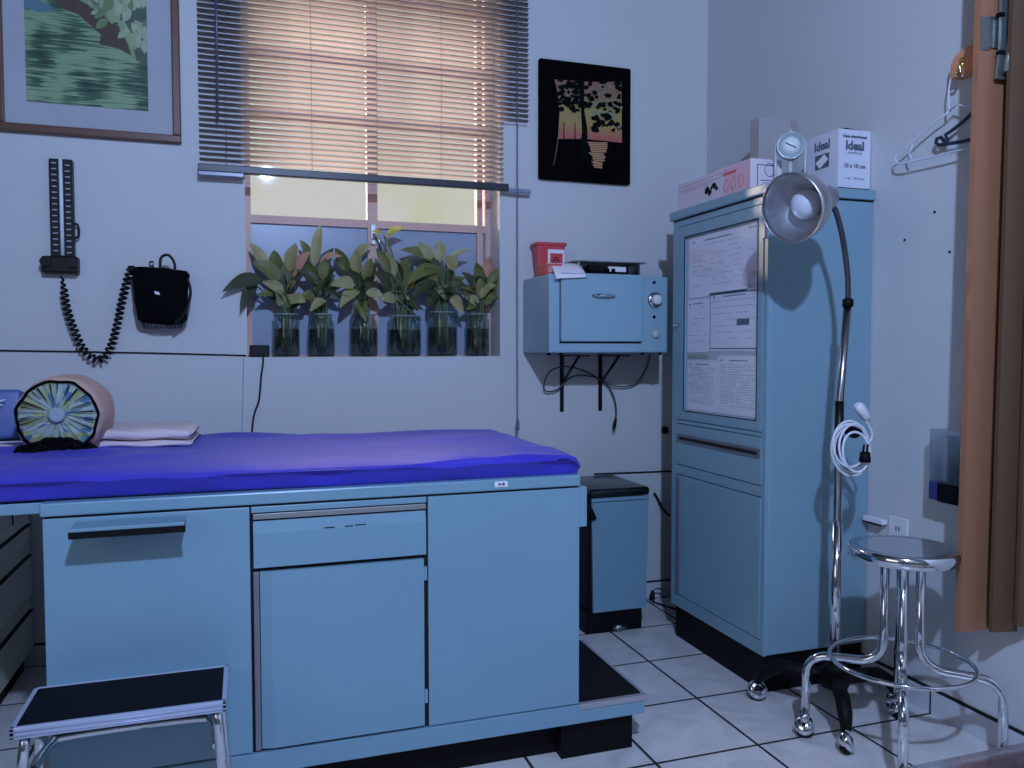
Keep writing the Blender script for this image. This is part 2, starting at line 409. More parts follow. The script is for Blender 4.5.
br = MB().poly(flat([(px0, 2.44), (px0+.06, 2.42), (-1.99, 2.35), (-1.93, 2.33), (-1.86, 2.27), (-1.865, 2.235), (-1.80, 2.225), (-1.76, 2.205), (-1.77, 2.24), (-1.80, 2.30), (-1.84, 2.33), (-1.90, 2.37), (-1.97, 2.40), (-2.03, 2.45), (px0, 2.46)], yy), (0, .001, 0))
build('painted_branch', br, wood('painted_bark', (.07, .04, .03), (.14, .10, .07), 3, .7), t)
sk = MB().poly(flat([(px0, 2.335), (-2.06, 2.322), (-2.03, 2.325), (-2.01, 2.345), (px0, 2.39)], yy+.0006), (0, .0006, 0))
build('painted_sky', sk, mat('painted_sky', (.14, .26, .32), .7, var=.2), t)
fb = MB().poly(flat([(-1.97, pz1), (-1.93, 2.40), (-1.87, 2.37), (-1.80, 2.33), (-1.76, 2.26), (-1.745, 2.19), (px1, 2.18), (px1, pz1)], yy+.0003), (0, .0006, 0))
build('painted_shade', fb, mat('painted_shade', (.10, .15, .10), .7, var=.4, vs=25), t)
random.seed(3); lfs = [MB(), MB(), MB()]
cand = []
while len(cand) < 95:
    x = random.uniform(-1.97, px1); z = random.uniform(2.20, pz1)
    if z < 2.40-(x+1.97)*.62+.03*random.random(): continue
    cand.append((x, z))
for i, (x, z) in enumerate(cand):
    a = random.uniform(-2.5, -.7); ln = random.uniform(.035, .065)*(1 if x > -1.85 else .6); wd_ = ln*.24; pts = []
    for k in range(10): s_ = k/9; pts.append((s_*ln, wd_*math.sin(PI*s_)))
    for k in range(8, 0, -1): s_ = k/9; pts.append((s_*ln, -wd_*math.sin(PI*s_)))
    mb = lfs[i % 3]
    vs = [mb.b.verts.new((min(px1, max(px0, x+p*math.cos(a)-q_*math.sin(a))), yy-.0006-.00004*i, min(pz1, z+p*math.sin(a)+q_*math.cos(a)))) for p, q_ in pts]
    mb.b.faces.new(vs)
for mb, nm, c_ in zip(lfs, ('a', 'b', 'c'), ((.36, .46, .26), (.20, .30, .13), (.46, .54, .36))):
    build('painted_leaves', mb, mat('painted_leaves_'+nm, c_, .7, var=.3, vs=30), t)
build('glazing', B(fx0+.02, fx1-.02, YB-.0245, YB-.0235, fz0+.02, fz1-.02), clear('picture_glass', (.97, .97, .97), .015), t)

t = thing('canvas_picture', 'black edged sunset picture of a tree by water, hung between blind and cabinet', 'picture', (.025, YB, 1.866))
build('canvas', B(-.188, .24, YB-.03, YB, 1.866, 2.371, .008), mat('black_canvas', (.0012, .0012, .0016), .8, **{'Specular_IOR_Level': .06}), t)
def q(px, py, d=.0305): return at(px, py, 1, YB-d)
def qp(pts, d): return [q(520+x/5.123, 50+y/5.12, d) for x, y in pts]
def sunset():
    m, nt, b = nodes_of('painted_sunset'); N = nt.nodes; L = nt.links
    ge = N.new('ShaderNodeNewGeometry'); sp = N.new('ShaderNodeSeparateXYZ'); L.new(ge.outputs['Position'], sp.inputs[0])
    no = N.new('ShaderNodeTexNoise'); no.inputs['Scale'].default_value = 25; L.new(ge.outputs['Position'], no.inputs['Vector'])
    a = N.new('ShaderNodeMath'); a.operation = 'MULTIPLY_ADD'; a.inputs[1].default_value = .03; L.new(no.outputs['Fac'], a.inputs[0]); L.new(sp.outputs[2], a.inputs[2])
    mr = N.new('ShaderNodeMapRange'); mr.inputs[1].default_value = 2.03; mr.inputs[2].default_value = 2.32; L.new(a.outputs[0], mr.inputs[0])
    rp = N.new('ShaderNodeValToRGB'); e = rp.color_ramp.elements; e[0].color = (.36, .08, .07, 1); e[1].color = (.26, .12, .08, 1)
    for p, c in ((.16, (.42, .12, .09)), (.32, (.38, .24, .08)), (.55, (.30, .26, .08)), (.72, (.24, .16, .08))):
        x = e.new(p); x.color = (*c, 1)
    L.new(mr.outputs[0], rp.inputs[0]); L.new(rp.outputs[0], b.inputs['Base Color']); b.inputs['Roughness'].default_value = .6
    return m
build('painted_sky', MB().poly(qp([(178, 150), (300, 160), (420, 165), (520, 160), (522, 475), (330, 455), (195, 455), (202, 330), (195, 230)], .0306), (0, .0006, 0)), sunset(), t)
wtr = MB()
random.seed(5)
for i in range(15):
    y = 470+i*9; c = 405+random.uniform(-8, 8); w_ = 62-i*2.6
    wtr.poly(qp([(c-w_, y), (c+w_*.7, y+4), (c+w_*.6, y+10), (c-w_*.9, y+7)], .0308), (0, .0006, 0))
build('painted_reflection', wtr, mat('painted_glow', (.50, .26, .13), .6, var=.2), t)
tr = MB()
tr.poly(qp([(300, 160), (330, 160), (328, 300), (345, 400), (348, 560), (300, 560), (318, 420), (312, 300)], .0312), (0, .0006, 0))
for i in range(150):
    x = random.uniform(200, 515); y = random.uniform(148, 410) if x > 340 else random.uniform(148, 310)
    if 330 < x < 370 and y > 300: continue
    r = random.uniform(8, 22)
    pts = [(x+r*random.uniform(.5, 1.2)*math.cos(2*PI*k/8), y+r*random.uniform(.4, .9)*math.sin(2*PI*k/8)) for k in range(8)]
    tr.poly(qp(pts, .0314+.00005*i), (0, .0004, 0))
for x in (225, 282): tr.poly(qp([(x-2, 370), (x+2, 370), (x+3, 470), (x-3, 470)], .0312), (0, .0006, 0))
build('painted_tree', tr, mat('painted_foliage', (.004, .006, .006), .9, **{'Specular_IOR_Level': .05}), t)
wf = MB()
for i in range(26):
    x = random.uniform(385, 470) if i < 14 else random.uniform(400, 518); y = random.uniform(255, 330) if i < 14 else random.uniform(180, 400); r = random.uniform(5, 13)
    pts = [(x+r*random.uniform(.3, 1.2)*math.cos(2*PI*k/7), y+r*random.uniform(.3, 1)*math.sin(2*PI*k/7)) for k in range(7)]
    wf.poly(qp(pts, .0352+.00005*i), (0, .0004, 0))
build('painted_blossom', wf, mat('painted_blossom', (.20, .23, .24), .6, var=.3), t)
hl = MB().tube([q(520+x/5.123, 50+y/5.12, .031) for x, y in ((178, 150), (198, 230), (203, 330), (197, 440), (186, 520), (172, 590))], .0012, 6)
build('painted_edge_line', hl, mat('painted_line', (.35, .2, .12), .6), t)

# ------------------------------------------------------------------ sphygmomanometer, hose, basket
t = thing('blood_pressure_gauge', 'black wall mounted mercury blood pressure gauge with coiled hose, beneath the painting', 'blood pressure gauge', (-1.99, YB, 1.41))
gy = YB-.03
build('scale_body', B(-2.032, -1.958, gy-.005, YB, 1.46, 1.815, .004), m_blackp, t)
tk = MB(); tk2 = MB()
for i in range(16):
    z = 1.49+i*.0205
    tk.box(-2.024, -2.008, gy-.0062, gy-.0048, z, z+.0035); tk2.box(-1.981, -1.966, gy-.0062, gy-.0048, z-.006, z-.0025)
build('scale_marks', tk2, mat('scale_marks', (.45, .48, .55), .6), t)
build('scale_marks', tk, mat('scale_marks', (.45, .48, .55), .6), t)
build('glass_tube', T([(-1.9945, gy-.006, 1.475), (-1.9945, gy-.006, 1.82)], .0065, 10), mat('tube_glass', (.80, .84, .92), .2), t)
bb = B(-2.06, -1.945, gy-.02, YB, 1.412, 1.472, .006); bb.lathe([(.018, 0), (.018, .012)], (-2.045, gy-.02, 1.45), (0, -1, 0)); bb.lathe([(.018, 0), (.018, .012)], (-1.96, gy-.02, 1.45), (0, -1, 0))
build('reservoir_base', bb, m_blackp, t)
build('side_clip', T(spl([(-1.960, gy, 1.59), (-1.945, gy, 1.585), (-1.943, gy, 1.55), (-1.960, gy, 1.535)]), .004), m_blackp, t)
cp = spl([at(x, y, 1, .30) for x, y in ((62, 277), (64, 290), (66, 305), (73, 327), (84, 350), (99, 360), (110, 348), (117, 325), (122, 300), (127, 280), (131, 268))], 40)
hel = []; turns = 37
L_ = [0]
for a, b in zip(cp, cp[1:]): L_.append(L_[-1]+(b-a).length)
Y_ = Vector((0, -1, 0))
for i in range(turns*12+1):
    s = L_[-1]*i/(turns*12)
    j = max(k for k in range(len(L_)) if L_[k] <= s+1e-9); j = min(j, len(cp)-2)
    u = (s-L_[j])/max(L_[j+1]-L_[j], 1e-6); p = cp[j].lerp(cp[j+1], min(u, 1)); tt = (cp[j+1]-cp[j]).normalized(); n_ = tt.cross(Y_)
    r = .0115*min(1, max(.25, (s/L_[-1])*12)); a = 2*PI*i/12
    hel.append(p+n_*r*math.cos(a)+Y_*r*math.sin(a))
build('coiled_hose', T(hel, .0042, 6), m_blackp, t)

t = thing('wire_basket', 'small round wire basket on the wall holding the black cuff', 'basket', (-1.675, YB, 1.22))
wb = MB()
by = .275
for k in range(13):
    a = PI*k/12; x = -1.675-.085*math.cos(a); y = YB-.004-.085*math.sin(a)
    wb.tube([(x, y, 1.30), (x*.75-1.675*.25, YB-.004-.055*math.sin(a), 1.22)], .0018, 5)
for zz, r in ((1.30, .085), (1.26, .075), (1.22, .064)):
    wb.tube([(-1.675-r*math.cos(PI*k/16), YB-.004-r*math.sin(PI*k/16), zz) for k in range(17)], .002, 5)
for k in range(1, 6):
    x = -1.675-.064+.0213*k; wb.tube([(x, YB-.003, 1.22), (x, YB-.006-math.sqrt(max(0, .064**2-(x+1.675)**2)), 1.22)], .0016, 5)
wb.tube([(-1.765, YB-.004, 1.30), (-1.585, YB-.004, 1.30)], .002, 5)
build('wire', wb, mat('basket_wire', (.12, .14, .18), .4, .6), t)
t = thing('pressure_cuff', 'folded black cloth cuff with rubber tubing, stuffed in the wire basket', 'cuff', (-1.675, YB, 1.235))
W_ = lambda px, py, Y=.24: at(px, py, 1, Y)
outl = [W_(*p) for p in ((131, 267), (140, 266.5), (165, 268), (189, 271), (187, 290), (186, 322), (170, 325), (138, 322), (134, 300))]
cf = MB().poly(outl, (0, .075, 0)); bmesh.ops.bevel(cf.b, geom=cf.b.edges[:], offset=.008, segments=3, affect='EDGES')
build('cuff_cloth', cf, m_blackcloth, t)
tb = MB(); tb.tube(spl([W_(160, 270), W_(161, 258), W_(168, 255), W_(174, 262), W_(175, 272)], 6), .005, 8)
tb2 = MB().tube(spl([W_(187, 278, .22), W_(190.5, 290, .22), W_(188, 305, .22), W_(181, 318, .22), W_(174, 323, .22)], 6), .005, 8); build('hose_end', T([W_(132, 272), W_(131, 266)], .012, 8), m_blackp, t); build('rubber_tube', tb2, m_blackp, t)
build('rubber_tube', tb, m_blackp, t)
build('metal_connector', T([W_(151.5, 268), W_(151.5, 261)], .008, 8), m_steel, t)
build('stitched_tab', MB().poly([W_(154, 291, .238), W_(159, 292, .238), W_(160, 295, .238), W_(155, 294, .238)], (0, .003, 0)), m_white, t)

# wall cables
def cable(name, pts, r, m, label, cat='cable', n=6):
    o = build(name, T(spl(pts, n), r, 6), m); tag(o, label, cat); return o
wd = YB-.004
cable('wall_cable', [at(-60, 349, 1, wd), at(0, 350.5, 1, wd), at(70, 351.5, 1, wd), at(170, 353.5, 1, wd), at(246, 355.5, 1, wd)], .0032, m_blackp, 'thin black cable running level along the wall from the left to the window sill')
cable('wall_cable', [(.08, wd, .588), (.25, wd, .585), (.60, wd, .580)], .0035, m_blackp, 'thin black cable running level on the wall just above the waste bin')
cable('hanging_wire', [at(243.5, 358, 1, wd), at(243, 395, 1, wd), at(242, 430, 1, wd), at(242, 445, 1, wd)], .0013, mat('old_wire', (.25, .28, .36), .7), 'thin faded wire hanging on the wall left of the adapter cord', 'wire')
t = thing('power_adapter', 'small black power adapter with dangling cord at the left end of the sill', 'adapter', (-1.335, .375, WZ0))
build('housing', B(-1.368, -1.295, .342, .40, WZ0, WZ0+.047, .005), m_blackp, t)
build('cord', T(spl([at(263, 357, 1, .338), at(263, 363, 1, .333), at(261, 378, 1, .333), at(259, 400, 1, .333), at(254, 415, 1, .333), at(252, 433, 1, .333), at(252, 450, 1, .333)], 6), .004, 6), m_blackp, t)

# ------------------------------------------------------------------ jars and plants on the sill
def leaf(mb, b, tip, w_, sag=.25, seed=0):
    rd = random.Random(seed); b = Vector(b); tip = Vector(tip); d = tip-b; ln = d.length; d.normalize()
    view = Vector((-.35, -.9, .45+rd.uniform(-.5, .5))); view.x += rd.uniform(-.6, .6); side = d.cross(view).normalized(); nrm = side.cross(d).normalized()
    nu, nv = 9, 5; rows = []
    for i in range(nu):
        s = i/(nu-1); wv = w_*(math.sin(PI*min(1, s**.75))**.8)*(1-.25*s)+.0006
        c = b+d*(ln*s)+Vector((0, 0, 1))*(math.sin(PI*s)*sag*ln*.5)
        rows.append([mb.b.verts.new(c+side*wv*(j/(nv-1)*2-1)+nrm*(abs(j/(nv-1)*2-1)*wv*.28+math.sin(s*9+seed)*.002)) for j in range(nv)])
    for i in range(nu-1):
        for j in range(nv-1): mb.b.faces.new((rows[i][j], rows[i][j+1], rows[i+1][j+1], rows[i+1][j])).smooth = True
JY = .405
# x range of jar, top y of jar, and leaves: (x0,y0 -> x1,y1, half width in cm, colour, depth of tip)
G, P, D, K, Yl = 'green', 'pale', 'dark', 'pink', 'yellow'
plants = [
 ((273, 300), 314, 'broad plant with long leaves reaching past the left jamb, leftmost jar', [
  (268, 272, 249, 243, 2.0, P, .40), (262, 280, 222, 292, 2.2, D, .28), (255, 285, 240, 312, 1.8, D, .30), (278, 278, 274, 250, 2.4, G, .42), (290, 272, 296, 243, 2.6, P, .38),
  (284, 288, 268, 262, 1.8, D, .40), (290, 278, 311, 252, 2.2, K, .37), (284, 292, 262, 282, 1.6, P, .34), (283, 305, 276, 290, 2.2, P, .34), (290, 300, 306, 302, 2.0, P, .33), (280, 280, 252, 262, 2.4, G, .38),
  (286, 296, 256, 296, 1.5, G, .36), (288, 285, 302, 268, 2.0, D, .40), (287, 300, 270, 300, 2.0, D, .40), (289, 290, 286, 262, 2.4, G, .40), (284, 296, 281, 268, 2.6, D, .41)]),
 ((308, 335), 314, 'plant with a tall spear leaf and pinkish dry leaf, second jar from left', [
  (314, 268, 321, 224, 1.7, P, .38), (312, 262, 300, 240, 1.3, G, .40), (320, 262, 342, 256, 1.6, K, .36), (316, 275, 334, 248, 1.6, D, .40), (322, 280, 326, 258, 1.6, G, .36), (318, 285, 296, 270, 1.6, D, .38),
  (322, 292, 336, 268, 1.8, D, .40), (314, 290, 300, 308, 1.6, D, .36), (326, 292, 348, 284, 1.7, G, .36), (316, 300, 299, 296, 1.8, G, .35), (326, 300, 310, 312, 1.8, P, .33), (318, 280, 304, 262, 1.8, G, .40), (320, 290, 342, 300, 1.8, D, .38), (319, 280, 318, 252, 1.8, D, .42)]),
 ((350, 378), 314, 'arching dark leaved plant, third jar from the left', [
  (352, 262, 372, 243, 1.5, P, .40), (348, 272, 335, 248, 2.0, G, .39), (358, 275, 356, 250, 2.4, P, .38), (355, 285, 330, 285, 2.0, P, .34), (358, 290, 340, 308, 2.2, P, .33), (362, 285, 378, 262, 2.0, D, .40),
  (360, 300, 366, 322, 1.8, G, .33), (366, 292, 386, 300, 1.6, P, .34), (362, 290, 350, 270, 2.2, D, .38), (364, 285, 372, 258, 2.0, G, .40), (358, 295, 338, 296, 2.0, D, .36), (362, 300, 352, 318, 1.6, D, .36), (360, 285, 345, 262, 2.2, D, .40), (364, 292, 378, 284, 2.2, D, .38)]),
 ((388, 421), 316, 'plant with a yellow curling leaf on top, wide fourth jar from the left', [
  (386, 236, 404, 228, 1.2, Yl, .37), (384, 235, 372, 232, .9, Yl, .38), (390, 275, 376, 248, 1.6, G, .38), (396, 275, 386, 252, 1.6, P, .38), (400, 280, 408, 258, 2.0, G, .38), (396, 290, 374, 272, 2.2, D, .38),
  (404, 292, 420, 270, 2.2, G, .36), (396, 300, 378, 300, 1.8, P, .33), (404, 298, 418, 312, 1.8, D, .36), (400, 285, 396, 260, 2.2, D, .40), (406, 290, 428, 282, 2.0, D, .38), (396, 295, 380, 284, 2.2, D, .38), (404, 285, 412, 262, 2.2, D, .41), (410, 300, 406, 298, 1, P, .35)]),
 ((428, 457), 312, 'fullest plant with broad fanned leaves, fifth jar from the left', [
  (432, 262, 418, 242, 1.7, P, .39), (436, 262, 400, 250, 2.0, G, .40), (440, 262, 440, 240, 2.0, P, .38), (446, 262, 470, 250, 1.1, P, .37), (438, 268, 408, 284, 2.4, G, .34), (448, 268, 458, 258, 2.6, P, .34), (440, 275, 416, 262, 2.2, D, .39),
  (436, 280, 412, 298, 2.4, D, .36), (440, 290, 428, 310, 2.2, D, .36), (450, 280, 470, 300, 1.8, D, .36), (452, 296, 464, 314, 1.9, P, .34), (438, 280, 424, 268, 2.4, G, .37), (444, 285, 452, 262, 2.4, D, .40), (442, 285, 432, 258, 2.4, D, .40), (446, 290, 466, 278, 2.0, G, .38)]),
 ((466, 489), 314, 'smallest plant with upright narrow leaves, rightmost and slimmest jar', [
  (482, 285, 476, 262, 1.8, G, .38), (488, 278, 490, 256, 2.0, K, .38), (488, 285, 503, 268, 1.5, G, .35), (476, 290, 462, 272, 1.6, D, .38), (478, 296, 460, 288, 1.5, G, .36), (484, 292, 476, 276, 2.0, D, .38),
  (488, 295, 498, 280, 1.6, G, .37), (486, 300, 500, 296, 1.3, G, .36), (478, 304, 466, 310, 1.3, G, .37), (482, 298, 480, 278, 1.8, G, .38), (484, 298, 492, 272, 1.8, D, .39), (480, 300, 470, 286, 1.8, D, .39)]),
]
jarlab = ['clear glass jar of dark water under the leftmost plant', 'clear glass jar of dark water, second from the left on the sill', 'clear glass jar with rooted stems, third from the left on the sill',
 'widest glass jar, brownish water in it, fourth from the left on the sill', 'clear glass jar of thick green stems, fifth from the left on the sill', 'slimmest glass jar with ribbed waist, rightmost on the sill']
CM = {G: m_leaf, P: m_leaf2, D: m_leafd, K: m_leafp, Yl: m_leafy}
for pi, ((xa, xb), yt, lab, lv) in enumerate(plants):
    pa, pb = at(xa, 340, 1, JY), at(xb, 340, 1, JY); cx = (pa.x+pb.x)/2; r = (pb.x-pa.x)/2; zt = at(xa, yt, 1, JY-.02).z; h = zt-WZ0
    j = thing('glass_jar', jarlab[pi], 'jar', (cx, JY, WZ0), 'glass jars on the window sill')
    prof = [(r*.92, 0), (r, .008), (r, h*.72), (r*.93, h*.82), (r*.80, h*.9), (r*.80, h*.98), (r*.84, h)]
    if pi in (0, 3, 4): prof = [(r*.94, 0), (r, .01), (r, h*.8), (r*.95, h*.9), (r*.95, h)]
    if pi == 5: prof = [(r*.9, 0), (r, .008), (r, h*.42), (r*.9, h*.5), (r, h*.58), (r, h*.86), (r*.85, h*.92), (r*.9, h)]
    g = MB().lathe_loop(prof+[(max(q_-.002, .001), hh if k else .0) for k, (q_, hh) in enumerate(prof)][:0:-1]+[(.002, .003), (.002, 0)], (cx, JY, WZ0), n=28)
    build('glass', g, m_jar, j)
    build('rim', T([(cx+r*(.84 if pi not in (0, 3, 4) else .95)*math.cos(2*PI*k/28), JY+r*(.84 if pi not in (0, 3, 4) else .95)*math.sin(2*PI*k/28), zt) for k in range(28)], .0022, 6, closed=True), mat('glass_rim', (.32, .38, .42), .15), j)
    build('water', MB().lathe([(r*.9, .004), (r*.955, .01), (r*.955, h*.66), (0, h*.66)], (cx, JY, WZ0), n=28), m_water, j)
    p = thing('potted_plant', lab, 'plant', (cx, JY, WZ0+.01), 'water rooted plants on the window sill')
    lay = {}
    stm = MB(); rd = random.Random(pi*11+1)
    for li, (x0, y0, x1, y1, w_, c_, ty) in enumerate(lv):
        yb_ = JY+rd.uniform(-.02, .02)+(ty-.38)*.6
        a = at(x0, y0, 1, max(.30, min(.45, yb_))); b = at(x1, y1, 1, min(.46, ty))
        mb = lay.setdefault(c_, MB()); leaf(mb, a, b, w_*.01*1.4, .22, seed=pi*20+li)
        s0 = Vector((cx+rd.uniform(-.35, .35)*r, JY+rd.uniform(-.3, .3)*r, WZ0+.02+rd.uniform(0, .03))); s1 = Vector((cx+rd.uniform(-.5, .5)*r, JY+rd.uniform(-.3, .3)*r, zt))
        stm.tube(spl([s0, s1, s1.lerp(a, .6)+Vector((0, 0, .012)), a], 5), [.0042]*16 if False else .0036, 6)
    for k in range(9):
        an = rd.uniform(0, 2*PI); hh_ = rd.uniform(.01, .11); cc = Vector((cx+rd.uniform(-.3, .3)*r, JY+rd.uniform(-.02, .02), zt+hh_))
        tp_ = cc+Vector((rd.uniform(.04, .09)*math.cos(an), .05*math.sin(an)-.02, rd.uniform(-.02, .06)))
        tp_.y = min(.47, tp_.y)
        if pi == 0: tp_.x = max(tp_.x, WX0+.02)
        if pi == 5: tp_.x = min(tp_.x, WX1-.02)
        c_ = (D, G, D, P)[k % 4]; leaf(lay.setdefault(c_, MB()), cc, tp_, rd.uniform(.016, .024), .3, seed=pi*50+k)
    build('stems', stm, m_stem, p)
    for c_, mb in lay.items(): build('leaves', mb, CM[c_], p, label={K: 'pinkish dry leaf', Yl: 'yellow curling leaf', P: 'paler variegated leaves', D: 'dark green leaves', G: None}[c_])
    ro = MB()
    for k in range(16):
        x = cx+rd.uniform(-.6, .6)*r; y = JY+rd.uniform(-.6, .6)*r
        ro.tube(spl([(x, y, WZ0+h*rd.uniform(.25, .6)), (x+rd.uniform(-.3, .3)*r, y, WZ0+h*.2), (x+rd.uniform(-.2, .2)*r, y, WZ0+.012)], 4), .0028, 5)
    build('roots', ro, m_root, p)
    if pi in (3,):
        s2 = T(spl([at(398, 330, 1, JY), at(396, 290, 1, JY), at(388, 250, 1, JY-.01), at(386, 236, 1, .37)], 6), .005, 6); build('stalk', s2, m_leaf2, p)

# ------------------------------------------------------------------ steriliser on brackets
t = thing('steriliser', 'pale blue tabletop steriliser oven with chrome handle and dial, on wall brackets', 'steriliser', (0, .17, 1.118))
AY = .02
build('body', B(-.257, .265, AY, .325, 1.127, 1.437, .006), m_auto, t)
def A(px, py, Y=AY): return at(px, py, 1, Y)
d0, d1 = A(561, 341.5, .008), A(642.5, 276, .008)
build('door_gap', B(d0.x-.0015, d1.x+.0015, AY-.0015, AY+.002, d0.z-.007, d1.z+.004), m_gap, t)
dr = build('door', B(d0.x, d1.x, .004, .0195, d0.z, d1.z+.004, .004), m_auto, t)
hp = A(604, 295.5, 0)
hn = MB().lathe([(.0, 0), (.026, 0), (.03, .003), (.02, .008), (0, .01)], (hp.x, .005, hp.z), (0, -1, 0), n=28, sx=1.6, sy=.32); hn.tube(spl([(hp.x-.05, .004, hp.z), (hp.x-.03, -.012, hp.z-.003), (hp.x+.03, -.012, hp.z-.003), (hp.x+.05, .004, hp.z)]), .004)
build('handle', hn, m_chrome, dr, label='chrome pull handle')
kp = A(654.5, 300, AY)
kn = build('dial', MB().lathe([(.033, 0), (.033, .006), (.028, .012), (0, .012)], (kp.x, AY, kp.z), (0, -1, 0), n=36), m_chrome, t, label='chrome dial')
build('dial_knob', MB().lathe([(.021, .011), (.020, .030), (.016, .033), (0, .033)], (kp.x, AY, kp.z), (0, -1, 0), n=20), m_white, kn)
for py in (282.5, 317): 
    kq = A(654, py); build('pilot_lamp', MB().lathe([(.0065, 0), (.0065, .004), (0, .006)], (kq.x, AY, kq.z), (0, -1, 0), n=14), m_black, t)
kq = A(655, 334); build('switch_knob', MB().lathe([(.0165, 0), (.0165, .01), (.012, .014), (0, .014)], (kq.x, AY, kq.z), (0, -1, 0), n=24), mat('cream_knob', (.5, .52, .48), .4), t)
for x in (-.24, -.20, .16, .24): build('foot', MB().lathe([(.008, 0), (.008, .01)], (x, .04+(.0 if x > -.22 else .03), 1.118), n=12), m_black, t)
for i, x in enumerate((-.075, .108)):
    k = MB(); k.box(x-.009, x+.009, YB-.006, YB, .868, 1.118, .002); k.box(x-.009, x+.009, .06, YB, 1.112, 1.118)
    k.tube([(x, YB-.006, .99), (x, .15, 1.112)], .006, 8)
    tag(build('shelf_bracket', k, m_blackp), ['black steel angle bracket under the steriliser, the left one', 'black steel angle bracket under the steriliser, the right one'][i], 'bracket', 'steriliser brackets')
t2 = thing('appliance_cable', 'grey looped power cord with plug dangling beneath the steriliser', 'cord', (.1, .3, .83))
P_ = lambda x, y: at(520+x/3.494, 220+y/3.494, 1, .315)
build('cable', T(spl([P_(455, 468), P_(440, 520), P_(405, 570), P_(350, 582), P_(300, 570), P_(240, 535), P_(170, 512), P_(110, 525), P_(85, 570), P_(90, 598), P_(130, 592), P_(180, 548), P_(240, 545), P_(290, 562), P_(320, 600), P_(335, 650), P_(335, 700)], 7), .0035, 6), mat('cord_grey_green', (.06, .065, .07), .5), t2)
build('plug', T([P_(335, 695), P_(331, 712), P_(328, 730)], [.006, .009, .007], 8), m_blackp, t2)
pr = MB(); a = P_(328, 730); pr.box(a.x-.006, a.x-.003, a.y-.003, a.y+.003, a.z-.014, a.z); pr.box(a.x+.003, a.x+.006, a.y-.003, a.y+.003, a.z-.014, a.z)
build('plug_pins', pr, m_steel, t2)
# things on the steriliser
ZT = 1.437
t = thing('red_box', 'small flat red carton at the left edge of the steriliser top', 'box', (-.22, .12, ZT))
build('carton', B(-.256, -.190, .05, .16, ZT, ZT+.042, .002), mat('red_card', (.60, .09, .08), .5, var=.15, vs=20), t)
build('pale_patch', B(-.248, -.225, .0488, .0499, ZT+.008, ZT+.03), mat('pink_print', (.75, .3, .3), .6), t)
t = thing('sharps_container', 'red plastic sharps container with biohazard label, on the steriliser', 'sharps container', (-.155, .27, ZT))
c0, c1, cY = at(538, 262, 1, .24), at(565, 262, 1, .24), .24
tp = MB(); cxm = (c0.x+c1.x)/2; hw = (c1.x-c0.x)/2; ztop = at(550, 243, 1, .235).z; yc = .275
def ring(zz, s): return [(cxm+hw*s*x, yc+.034*s*y, zz) for x, y in ((-1, -.8), (-.8, -1), (.8, -1), (1, -.8), (1, .8), (.8, 1), (-.8, 1), (-1, .8))]
vs = [[tp.b.verts.new(p) for p in ring(z_, s_)] for z_, s_ in ((ZT, .82), (ZT+.06, .92), (ztop-.01, 1.03))]
for a, b in zip(vs, vs[1:]):
    for k in range(8): tp.b.faces.new((a[k], a[(k+1) % 8], b[(k+1) % 8], b[k]))
tp.b.faces.new(vs[0][::-1]); tp.b.faces.new(vs[-1])
build('tub', tp, m_redp, t)
build('lid', B(cxm-hw*1.14, cxm+hw*1.14, yc-.040, yc+.040, ztop-.010, ztop+.004, .004), m_redp, t)
ly = yc-.036
lb = build('label', B(cxm-.018, cxm+hw*.92, ly-.004, ly, ZT+.038, ztop-.026), m_paper, t)
build('label_patch', B(cxm-.008, cxm+hw*.78, ly-.0052, ly-.004, ZT+.042, ztop-.042), m_redp, lb)
bz = MB()
cc = Vector((cxm+.018, ly-.006, ZT+.074))
for k in range(3):
    a = PI/2+k*2*PI/3; bz.tube([cc+Vector((.0085*math.cos(a)+.0075*math.cos(b_), 0, .0085*math.sin(a)+.0075*math.sin(b_))) for b_ in [a+PI+.8+(2*PI-1.6)*u/10 for u in range(11)]], .0016, 5)
bz.tube([cc+Vector((.006*math.cos(2*PI*k/10), 0, .006*math.sin(2*PI*k/10))) for k in range(10)], .001, 5, closed=True)
build('biohazard_sign', bz, m_black, lb)
t = thing('paper_sheet', 'white paper sheet lying over the front edge of the steriliser beside the red carton', 'paper', (-.1, .1, ZT))
s_ = MB(); P4 = [at(547, 265, 2, ZT+.038), Vector((-.075, .20, ZT+.006))]
A0, A1, A2, A3 = at(546, 263.5, 1, .12), at(572, 264, 1, .14), at(587, 277, 1, -.010), at(556, 278.5, 1, -.012)
s_.grid(lambda u, v: (A0.lerp(A1, u)).lerp(A3.lerp(A2, u), v)+Vector((0, -.004*math.sin(PI*v), .020*math.sin(PI*v)**.8)), 8, 8)
o = build('sheet', s_, m_paper, t); md = o.modifiers.new('t', 'SOLIDIFY'); md.thickness = .001
t = thing('instrument_tray', 'flat steel tray with a dark instrument case beneath it, right on the steriliser top', 'tray', (.07, .17, ZT))
build('tray', B(-.13, .185, .06, .28, ZT+.056, ZT+.061, .001), m_steel, t)
for x in (.155, -.115): build('tray_foot', B(x, x+.008, .07, .27, ZT, ZT+.056), m_steel, t)
ca = build('instrument_case', B(-.06, .115, .075, .25, ZT, ZT+.045, .006), m_black, t)
build('case_label', B(.02, .10, .072, .0745, ZT+.02, ZT+.040, .0), m_paper, ca)
mc = MB(); random.seed(2)
for k in range(6): mc.lathe([(.008, 0), (.008, .014)], (-.09+.026*k, .066, ZT+random.uniform(.008, .02)), (0, 0, 1), n=12)
build('clamp', mc, m_black, t)

